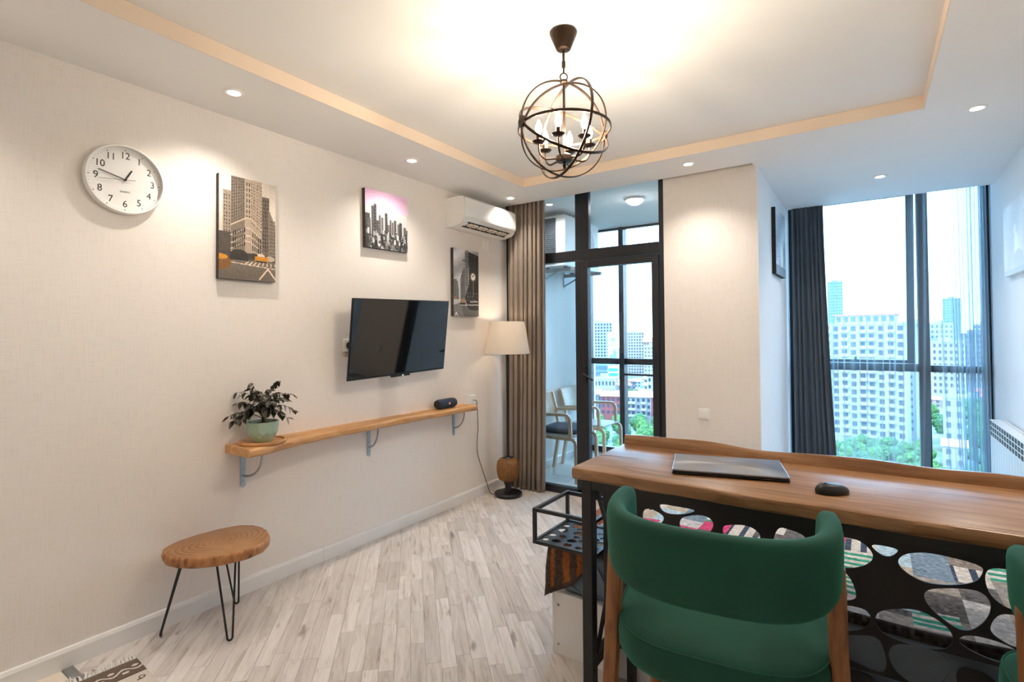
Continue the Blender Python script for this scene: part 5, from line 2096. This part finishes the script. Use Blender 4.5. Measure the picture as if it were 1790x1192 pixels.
for y in (0.08, 0.62):
    for x in (0.10, 0.31):
        MB().lathe([(0.022, -0.011), (0.022, 0.0)], 12, (x, y + 0.0175, 0)).build('rubber_foot', M['black_plastic'], ou)

# ================================================================== THE CITY BELOW
GZ = -42.0
cg = MB()
P = [[(-900 + 1900 * i / 40, 25 + 1600 * j / 40, GZ) for i in range(41)] for j in range(41)]
t = NT('city_ground')
v = t.coords('Object', (1, 1, 1))
f = t.noise(v, 0.022, 5, 0.6)
c = t.ramp(f, [(0.36, srgb(80, 104, 62)), (0.47, srgb(120, 120, 114)), (0.62, srgb(150, 148, 144)), (0.72, srgb(104, 118, 84))])
t.set(Base_Color=c, Roughness=0.95)
tag(link('city_ground', cg.grid(P).mesh('city_ground', t.m)), kind='structure')
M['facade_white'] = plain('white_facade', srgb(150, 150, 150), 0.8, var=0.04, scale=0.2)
M['facade_cream'] = plain('cream_facade', srgb(146, 137, 127), 0.8, var=0.05, scale=0.2)
M['facade_pink'] = plain('pale_pink_facade', srgb(136, 114, 104), 0.8, var=0.05, scale=0.2)
M['facade_red'] = plain('red_brick_facade', srgb(126, 58, 58), 0.85, var=0.12, scale=0.8)
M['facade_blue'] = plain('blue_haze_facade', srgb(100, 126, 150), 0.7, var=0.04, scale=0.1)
M['facade_grey'] = plain('grey_facade', srgb(112, 112, 114), 0.8, var=0.06, scale=0.3)
M['win_dark'] = plain('dark_window_glass', srgb(30, 40, 54), 0.6, var=0.25, scale=0.4)
M['win_grey'] = plain('grey_window_glass', srgb(54, 60, 70), 0.6, var=0.3, scale=0.4)
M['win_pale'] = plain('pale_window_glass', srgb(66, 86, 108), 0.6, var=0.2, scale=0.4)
M['roof_pink'] = plain('pale_terracotta_roof', srgb(178, 134, 114), 0.9, var=0.08, scale=0.5)
M['roof_red'] = plain('terracotta_roof', srgb(188, 104, 82), 0.9, var=0.1, scale=0.5)
M['roof_grey'] = plain('grey_sheet_roof', srgb(176, 184, 190), 0.7, var=0.08, scale=0.5)
WM = {}


def win_mesh(w_, h_, m):
    k = (round(w_, 2), round(h_, 2), m)
    if k not in WM:
        WM[k] = MB().box(-w_ / 2, w_ / 2, -0.12, 0.05, -h_ / 2, h_ / 2).mesh('window', M[m])
    return WM[k]


def building(name, label, px, depth, width, deep, top, fac, bays, floors, wmat='win_dark', win=(0.5, 0.55), roof='parapet', roofmat='roof_grey', base=GZ, group=None, turn=0.0, balc=(), skip=(), side=0):
    q = pix(px, 575, depth)
    az = math.atan2(q.y - CAM.y, q.x - CAM.x) - PI / 2 + R(turn)
    b = thing(name, label, 'building', (q.x, q.y, base), az, group)
    H = top - base
    MB().box(-width / 2, width / 2, 0, deep, 0, H).build('wall', M[fac], b)
    fh = H / floors
    bw = width / bays
    for i in range(bays):
        for j in range(floors):
            if i in skip or (j == 0 and floors > 3):
                continue
            o = bpy.data.objects.new('window', win_mesh(bw * win[0], fh * win[1], wmat))
            COL.objects.link(o)
            o.parent = b
            o.location = (-width / 2 + (i + 0.5) * bw, 0, (j + 0.52) * fh)
    for i in range(side):
        for j in range(1, floors):
            o = bpy.data.objects.new('window', win_mesh(deep / side * win[0], fh * win[1], wmat))
            COL.objects.link(o)
            o.parent = b
            o.rotation_euler = (0, 0, -PI / 2)
            o.location = (-width / 2, (i + 0.5) * deep / side, (j + 0.52) * fh)
    for i in balc:
        bm_ = None
        for j in range(1, floors):
            if bm_ is None:
                bm_ = MB().box(-bw * 0.48, bw * 0.48, -1.3, 0, -0.15, 0.05).box(-bw * 0.48, bw * 0.48, -1.3, -1.2, 0.05, 1.0).mesh('balcony', M['facade_white'])
            o = bpy.data.objects.new('balcony', bm_)
            COL.objects.link(o)
            o.parent = b
            o.location = (-width / 2 + (i + 0.5) * bw, 0, j * fh + 0.1)
    if roof == 'parapet':
        MB().box(-width / 2 - 0.3, width / 2 + 0.3, -0.3, deep + 0.3, H, H + 0.7).build('parapet', M[fac], b)
        MB().box(-width * 0.2, width * 0.15, deep * 0.3, deep * 0.7, H + 0.7, H + 3.2).build('roof_house', M[fac], b)
    elif roof == 'gable':
        mb = MB().add([(-width / 2 - 0.5, -0.6, H), (width / 2 + 0.5, -0.6, H), (width / 2 + 0.5, deep + 0.6, H), (-width / 2 - 0.5, deep + 0.6, H), (-width / 2 - 0.5, deep / 2, H + deep * 0.28), (width / 2 + 0.5, deep / 2, H + deep * 0.28)],
                      [(0, 1, 5, 4), (2, 3, 4, 5), (0, 4, 3), (1, 2, 5), (0, 3, 2, 1)])
        mb.build('roof', M[roofmat], b)
    return b


def zpx(y, depth):
    return pix(895, y, depth).z


# seen through the balcony door
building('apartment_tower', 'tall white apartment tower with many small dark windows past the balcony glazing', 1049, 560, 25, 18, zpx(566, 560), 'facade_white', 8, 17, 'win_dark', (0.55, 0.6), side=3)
for k, (dx, hh) in enumerate(((-9, 2.5), (-4, 4.0), (2, 6.5), (8, 3.0))):
    q = pix(1049 + dx * 1.6, 575, 566)
    m_ = thing('roof_mast', ['short roof mast at the end of the white tower', 'roof mast beside the tallest mast of the white tower', 'tallest roof mast on the white tower', 'thin roof mast above the banner board'][k], 'mast', (q.x, q.y, zpx(566, 560) + 0.71))
    MB().box(-0.25, 0.25, -0.25, 0.25, 0, hh).build('pole', M['facade_grey'], m_)
    MB().box(-0.7, 0.7, -0.1, 0.1, hh * 0.6, hh * 0.68).build('crossarm', M['facade_grey'], m_)
building('apartment_tower', 'cream apartment tower with a dense window grid above the green trees', 1109, 545, 19, 18, zpx(583, 545), 'facade_cream', 7, 15, 'win_grey', (0.58, 0.55))
building('apartment_block', 'pale pink stepped apartment block at the edge of the door view', 1139, 500, 16, 16, zpx(600, 500), 'facade_pink', 5, 12, 'win_grey', (0.5, 0.4), roof='gable', roofmat='roof_red')
building('apartment_block', 'lower cream wing in front of the pink stepped block', 1140, 470, 15, 12, zpx(608, 470), 'facade_cream', 5, 10, 'win_grey', (0.45, 0.4))
bb = thing('advertising_board', 'tall pale blue advertising board with a drawn skyline', 'billboard', tuple(pix(1071, 575, 420)), YAW - R(10))
bb.location.z = GZ
zb0, zb1 = zpx(628, 420) - GZ, zpx(581, 420) - GZ
MB().box(-4.2, 4.2, 0, 0.6, zb0, zb1).build('panel', plain('pale_blue_banner', srgb(188, 218, 236), 0.7, var=0.03, scale=0.1), bb)
for a_ in (-3.2, 2.6):
    MB().box(a_, a_ + 0.6, 0.6, 1.2, 0, zb1 - 1).build('post', M['facade_grey'], bb)
hz_ = zb1 - zb0
M['banner_ink'] = plain('banner_blue_ink', srgb(96, 138, 160), 0.7)
for (x0, x1, a, b_) in ((-2.0, 2.0, 0.66, 0.70), (-1.6, 1.6, 0.72, 0.76), (-3.4, 3.4, 0.58, 0.595), (-3.8, 3.8, 0.485, 0.50)):
    MB().box(x0, x1, -0.08, 0.0, zb0 + hz_ * a, zb0 + hz_ * b_).build('printed_line', M['banner_ink'], bb)
for k, h_ in enumerate((0.10, 0.18, 0.14, 0.30, 0.36, 0.24)):
    MB().box(-2.4 + k * 0.9, -1.65 + k * 0.9, -0.08, 0.0, zb0 + 0.3, zb0 + 0.3 + hz_ * h_).build('printed_tower', M['banner_ink'], bb)
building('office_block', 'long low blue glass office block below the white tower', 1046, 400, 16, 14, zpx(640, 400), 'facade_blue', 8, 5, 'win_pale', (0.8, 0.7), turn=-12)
sg_ = thing('shop_sign', 'green sign board with pale bands below the blue advertising board', 'sign', tuple(pix(1071, 575, 380)), YAW - R(10))
sg_.location.z = GZ
za, zb_ = zpx(662, 380) - GZ, zpx(640, 380) - GZ
MB().box(-3.8, 3.8, 0, 0.5, za, zb_).build('panel', plain('pale_sign_panel', srgb(196, 216, 226), 0.7), sg_)
for a_ in (-3.2, 2.8):
    MB().box(a_, a_ + 0.4, 0.5, 0.9, 0, zb_).build('post', M['facade_grey'], sg_)
M['sign_green'] = plain('sign_green', srgb(58, 150, 104), 0.7)
for a, b_ in ((0.52, 0.78), (0.14, 0.40)):
    MB().box(-3.3, 3.3, -0.06, 0.0, za + (zb_ - za) * a, za + (zb_ - za) * b_).build('green_band', M['sign_green'], sg_)
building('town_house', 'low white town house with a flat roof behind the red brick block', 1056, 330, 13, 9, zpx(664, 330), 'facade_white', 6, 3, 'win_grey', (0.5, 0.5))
building('town_house', 'small grey town house beside the red brick block', 1040, 275, 6, 8, zpx(690, 275), 'facade_grey', 3, 3, 'win_grey', (0.4, 0.5), roof='gable', roofmat='roof_grey')
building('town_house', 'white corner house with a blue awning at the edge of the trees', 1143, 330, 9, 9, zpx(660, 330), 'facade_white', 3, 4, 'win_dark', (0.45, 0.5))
ter = building('brick_apartment', 'long terrace of red brick and white flats under a pale terracotta roof', 1101, 260, 29.5, 9, zpx(695, 260), 'facade_grey', 12, 4, 'win_dark', (0.5, 0.5), roof='gable', roofmat='roof_pink', turn=-6, balc=(5, 6, 8))
HT_ = zpx(695, 260) - GZ
for a_, b_ in ((-14.75, -4.8), (9.8, 14.75)):
    MB().box(a_, b_, -0.08, 0.0, 0.0, HT_).build('brick_front', M['facade_red'], ter)
# seen through the alcove window
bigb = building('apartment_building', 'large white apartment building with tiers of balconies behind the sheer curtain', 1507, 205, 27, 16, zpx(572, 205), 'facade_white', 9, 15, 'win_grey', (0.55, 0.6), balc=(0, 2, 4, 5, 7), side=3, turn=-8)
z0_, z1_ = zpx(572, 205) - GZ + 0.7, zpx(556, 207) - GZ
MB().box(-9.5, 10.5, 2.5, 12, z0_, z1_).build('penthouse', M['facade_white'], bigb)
MB().box(-10.2, 11.2, 1.8, 12.7, z1_, z1_ + 0.5).build('penthouse_roof', M['roof_red'], bigb)
for i in range(8):
    o = bpy.data.objects.new('window', win_mesh(1.5, 1.9, 'win_pale'))
    COL.objects.link(o)
    o.parent = bigb
    o.location = (-8.3 + i * 2.5, 2.5, (z0_ + z1_) / 2)
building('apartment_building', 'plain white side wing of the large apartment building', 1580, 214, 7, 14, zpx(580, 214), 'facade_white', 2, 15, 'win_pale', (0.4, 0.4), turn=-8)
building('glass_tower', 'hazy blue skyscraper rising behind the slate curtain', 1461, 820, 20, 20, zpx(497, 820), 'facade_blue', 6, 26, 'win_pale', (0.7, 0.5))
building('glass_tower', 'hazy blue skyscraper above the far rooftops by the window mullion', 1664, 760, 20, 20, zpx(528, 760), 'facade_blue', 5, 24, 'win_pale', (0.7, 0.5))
building('apartment_block', 'pale mid-rise block right of the window mullion', 1642, 430, 18, 14, zpx(572, 430), 'facade_white', 6, 12, 'win_pale', (0.4, 0.5))
building('apartment_block', 'white and pink rooftop terrace block below the hazy skyscraper', 1652, 330, 19, 13, zpx(604, 330), 'facade_cream', 7, 9, 'win_grey', (0.45, 0.5))
building('apartment_block', 'cream block seen through the gap of the open sash', 1600, 420, 16, 14, zpx(570, 420), 'facade_cream', 6, 12, 'win_grey', (0.5, 0.5))
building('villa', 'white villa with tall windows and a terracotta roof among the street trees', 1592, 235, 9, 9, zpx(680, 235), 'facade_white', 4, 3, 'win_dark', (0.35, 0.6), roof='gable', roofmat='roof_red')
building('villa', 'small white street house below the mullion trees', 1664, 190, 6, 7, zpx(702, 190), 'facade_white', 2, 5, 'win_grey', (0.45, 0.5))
building('villa', 'small street house with a pale terracotta roof near the radiator side', 1664, 168, 6, 7, zpx(786, 168), 'facade_cream', 2, 2, 'win_grey', (0.4, 0.5), roof='gable', roofmat='roof_pink')
building('apartment_block', 'far grey block behind the gathered sheer curtain', 1700, 380, 16, 14, zpx(590, 380), 'facade_grey', 5, 11, 'win_grey', (0.5, 0.5))
building('apartment_block', 'far white block beyond the gathered sheer curtain', 1722, 520, 18, 14, zpx(574, 520), 'facade_white', 6, 12, 'win_grey', (0.5, 0.5))

# ---- trees
t = NT('city_foliage')
g_ = t.n('NewGeometry')
f = t.noise(g_.outputs['Position'], 0.9, 4, 0.7)
oi = t.n('ObjectInfo')
c = t.ramp(f, [(0.30, srgb(24, 50, 24)), (0.5, srgb(58, 96, 42)), (0.72, srgb(98, 138, 66))])
c = t.mix(c, srgb(50, 86, 66), t.ramp(oi.outputs['Random'], [(0.4, (0, 0, 0, 1)), (1, (0.6, 0.6, 0.6, 1))]))
t.set(Base_Color=c, Roughness=0.9)
M['foliage'] = t.m
M['trunk'] = plain('tree_trunk', srgb(96, 80, 66), 0.9)
from mathutils import noise as mnoise
crowns = []
for s_ in range(4):
    bm = bmesh.new()
    random.seed(40 + s_)
    for k in range(9):
        a, r_ = random.uniform(0, 2 * PI), random.uniform(0, 0.55)
        m_ = Matrix.Translation((r_ * math.cos(a), r_ * math.sin(a), random.uniform(0.35, 1.05))) @ Matrix.Scale(random.uniform(0.34, 0.55), 4)
        bmesh.ops.create_icosphere(bm, subdivisions=3, radius=1.0, matrix=m_)
    for v in bm.verts:
        n_ = mnoise.noise_vector(v.co * 5.0 + Vector((s_ * 9, 0, 0)))
        n2 = mnoise.noise_vector(v.co * 13.0)
        v.co += n_ * 0.11 + n2 * 0.07
    me = bpy.data.meshes.new('crown')
    bm.to_mesh(me)
    bm.free()
    me.materials.append(M['foliage'])
    crowns.append(me)
trunk = MB().tube([(0, 0, 0), (0.02, 0, 0.35), (0, 0.02, 0.6)], [0.07, 0.055, 0.04], 7).mesh('trunk', M['trunk'])


def tree(px, depth, size, label, group, seed, base_px=None):
    q = pix(px, 575, depth)
    tr_ = thing('street_tree', label, 'tree', (q.x, q.y, GZ), seed * 1.3, group)
    for nm, me in (('crown', crowns[seed % 4]), ('trunk', trunk)):
        o = bpy.data.objects.new(nm, me)
        COL.objects.link(o)
        o.parent = tr_
        o.scale = (size, size, size)
    return tr_


random.seed(77)
TAKEN = []
for b in COL.objects:
    if b.parent is None and b.get('category') in ('building', 'billboard', 'sign'):
        ww = [c for c in b.children if c.name.split('.')[0] in ('wall', 'panel')]
        if ww:
            bx = [Matrix.LocRotScale(b.location, b.rotation_euler, None) @ Vector(v) for v in ww[0].bound_box]
            TAKEN.append((min(v.x for v in bx), max(v.x for v in bx), min(v.y for v in bx), max(v.y for v in bx)))


def free(x, y, r_, k=1.0):
    bx = (x - r_ * k, x + r_ * k, y - r_ * k, y + r_ * k)
    if any(bx[0] < t_[1] and bx[1] > t_[0] and bx[2] < t_[3] and bx[3] > t_[2] for t_ in TAKEN):
        return False
    TAKEN.append(bx)
    return True


k = 0
for (x0, x1, d0, d1, sz_, num, lb, gr) in (
        (1015, 1162, 158, 208, 4.2, 40, 'leafy green tree in the grove below the balcony', 'trees in the grove below the balcony'),
        (1015, 1162, 208, 252, 4.9, 30, 'leafy green tree at the back of the grove by the brick terrace', 'trees at the back of the grove'),
        (1086, 1140, 276, 350, 6.2, 14, 'dense green tree behind the pale terracotta roof', 'trees behind the brick terrace'),
        (1445, 1618, 146, 198, 4.0, 22, 'round street tree at the foot of the large white building', 'street trees before the large building'),
        (1565, 1735, 198, 310, 4.6, 26, 'street tree along the road beside the villas', 'street trees along the road'),
        (1618, 1735, 138, 190, 3.2, 14, 'small street tree near the pale roofed street house', 'small trees near the street houses')):
    st_ = sz_ * 2.12
    cand = []
    for ix in range(-60, 60):
        for iy in range(10, 60):
            q = Vector((ix * st_ + (st_ / 2 if iy % 2 else 0), iy * st_, GZ))
            px_, py_, dp = proj((q.x, q.y, 0.9))
            if dp > 1 and x0 < px_ < x1 and d0 < dp < d1:
                cand.append((px_, dp, q))
    random.shuffle(cand)
    n_ = 0
    for px_, dp, q in cand:
        if n_ < num and free(q.x, q.y, sz_, 0.98):
            tree(px_, dp, sz_ * random.uniform(0.86, 0.98), lb, gr, k)
            k += 1
            n_ += 1
# ---- small houses of the quarter
fac_ = ['facade_white', 'facade_cream', 'facade_grey', 'facade_pink']
HL = ['low white house with a gabled roof in the quarter below', 'low cream house with a gabled roof in the quarter below', 'low grey house with a gabled roof in the quarter below', 'low pink house with a gabled roof in the quarter below']
n_, tr_ = 0, 0
while n_ < 24 and tr_ < 600:
    tr_ += 1
    f_ = random.randrange(4)
    px_, dp = (random.uniform(1028, 1150), random.uniform(275, 440)) if n_ % 2 else (random.uniform(1600, 1735), random.uniform(225, 430))
    q = pix(px_, 575, dp)
    if not free(q.x, q.y + 4, 7.5):
        continue
    n_ += 1
    building('low_house', HL[f_], px_, dp, random.uniform(7, 10), random.uniform(6, 8), GZ + random.choice([4.5, 6.5, 9]), fac_[f_], 3, 2, 'win_grey', (0.4, 0.5), roof='gable', roofmat=random.choice(['roof_pink', 'roof_grey', 'roof_red']), group='low houses of the quarter, ' + fac_[f_].split('_')[1], turn=random.uniform(-20, 20))

# ---- the city goes on to both sides of what the windows frame
n_, tr_ = 0, 0
FL_ = ['cream mid-rise block in the wider city beyond the glazing', 'white mid-rise block in the wider city beyond the glazing', 'grey mid-rise block in the wider city beyond the glazing']
while n_ < 34 and tr_ < 3000:
    tr_ += 1
    az_ = random.uniform(R(-62), R(52))                    # heading round the straight-out direction
    ds_ = random.uniform(230, 620)
    q = Vector((CAM.x + math.sin(az_) * ds_, CAM.y + math.cos(az_) * ds_, GZ))
    px_, py_, dp_ = proj((q.x, q.y, 0))
    if dp_ > 0 and (1000 < px_ < 1180 or 1430 < px_ < 1760):
        continue
    if not free(q.x, q.y, 15):
        continue
    k_ = random.randrange(3)
    wd_, dp2, fl_n = random.uniform(14, 24), random.uniform(11, 15), random.randrange(5, 14)
    b = thing('city_block', FL_[k_], 'building', tuple(q), -az_ + R(random.uniform(-15, 15)), 'mid-rise blocks of the wider city, ' + FL_[k_].split()[0])
    MB().box(-wd_ / 2, wd_ / 2, 0, dp2, 0, fl_n * 3.1).build('wall', M[['facade_cream', 'facade_white', 'facade_grey'][k_]], b)
    MB().box(-wd_ / 2 - 0.3, wd_ / 2 + 0.3, -0.3, dp2 + 0.3, fl_n * 3.1, fl_n * 3.1 + 0.6).build('parapet', M['facade_grey'], b)
    for j in range(1, fl_n):
        MB().box(-wd_ / 2 + 0.8, wd_ / 2 - 0.8, -0.1, 0.05, j * 3.1 + 0.8, j * 3.1 + 2.3).build('window_band', M['win_grey'], b)
    n_ += 1
n_, tr_ = 0, 0
while n_ < 60 and tr_ < 3000:
    tr_ += 1
    az_ = random.uniform(R(-60), R(50))
    ds_ = random.uniform(120, 330)
    q = Vector((CAM.x + math.sin(az_) * ds_, CAM.y + math.cos(az_) * ds_, GZ))
    px_, py_, dp_ = proj((q.x, q.y, 0))
    if dp_ > 0 and (1000 < px_ < 1180 or 1430 < px_ < 1760):
        continue
    sz_ = random.uniform(3.6, 5.2)
    if free(q.x, q.y, sz_, 1.05):
        tr2 = thing('street_tree', 'green tree of the wider city beyond the glazing', 'tree', tuple(q), n_ * 1.7, 'trees of the wider city')
        for nm, me in (('crown', crowns[n_ % 4]), ('trunk', trunk)):
            o = bpy.data.objects.new(nm, me)
            COL.objects.link(o)
            o.parent = tr2
            o.scale = (sz_, sz_, sz_)
        n_ += 1
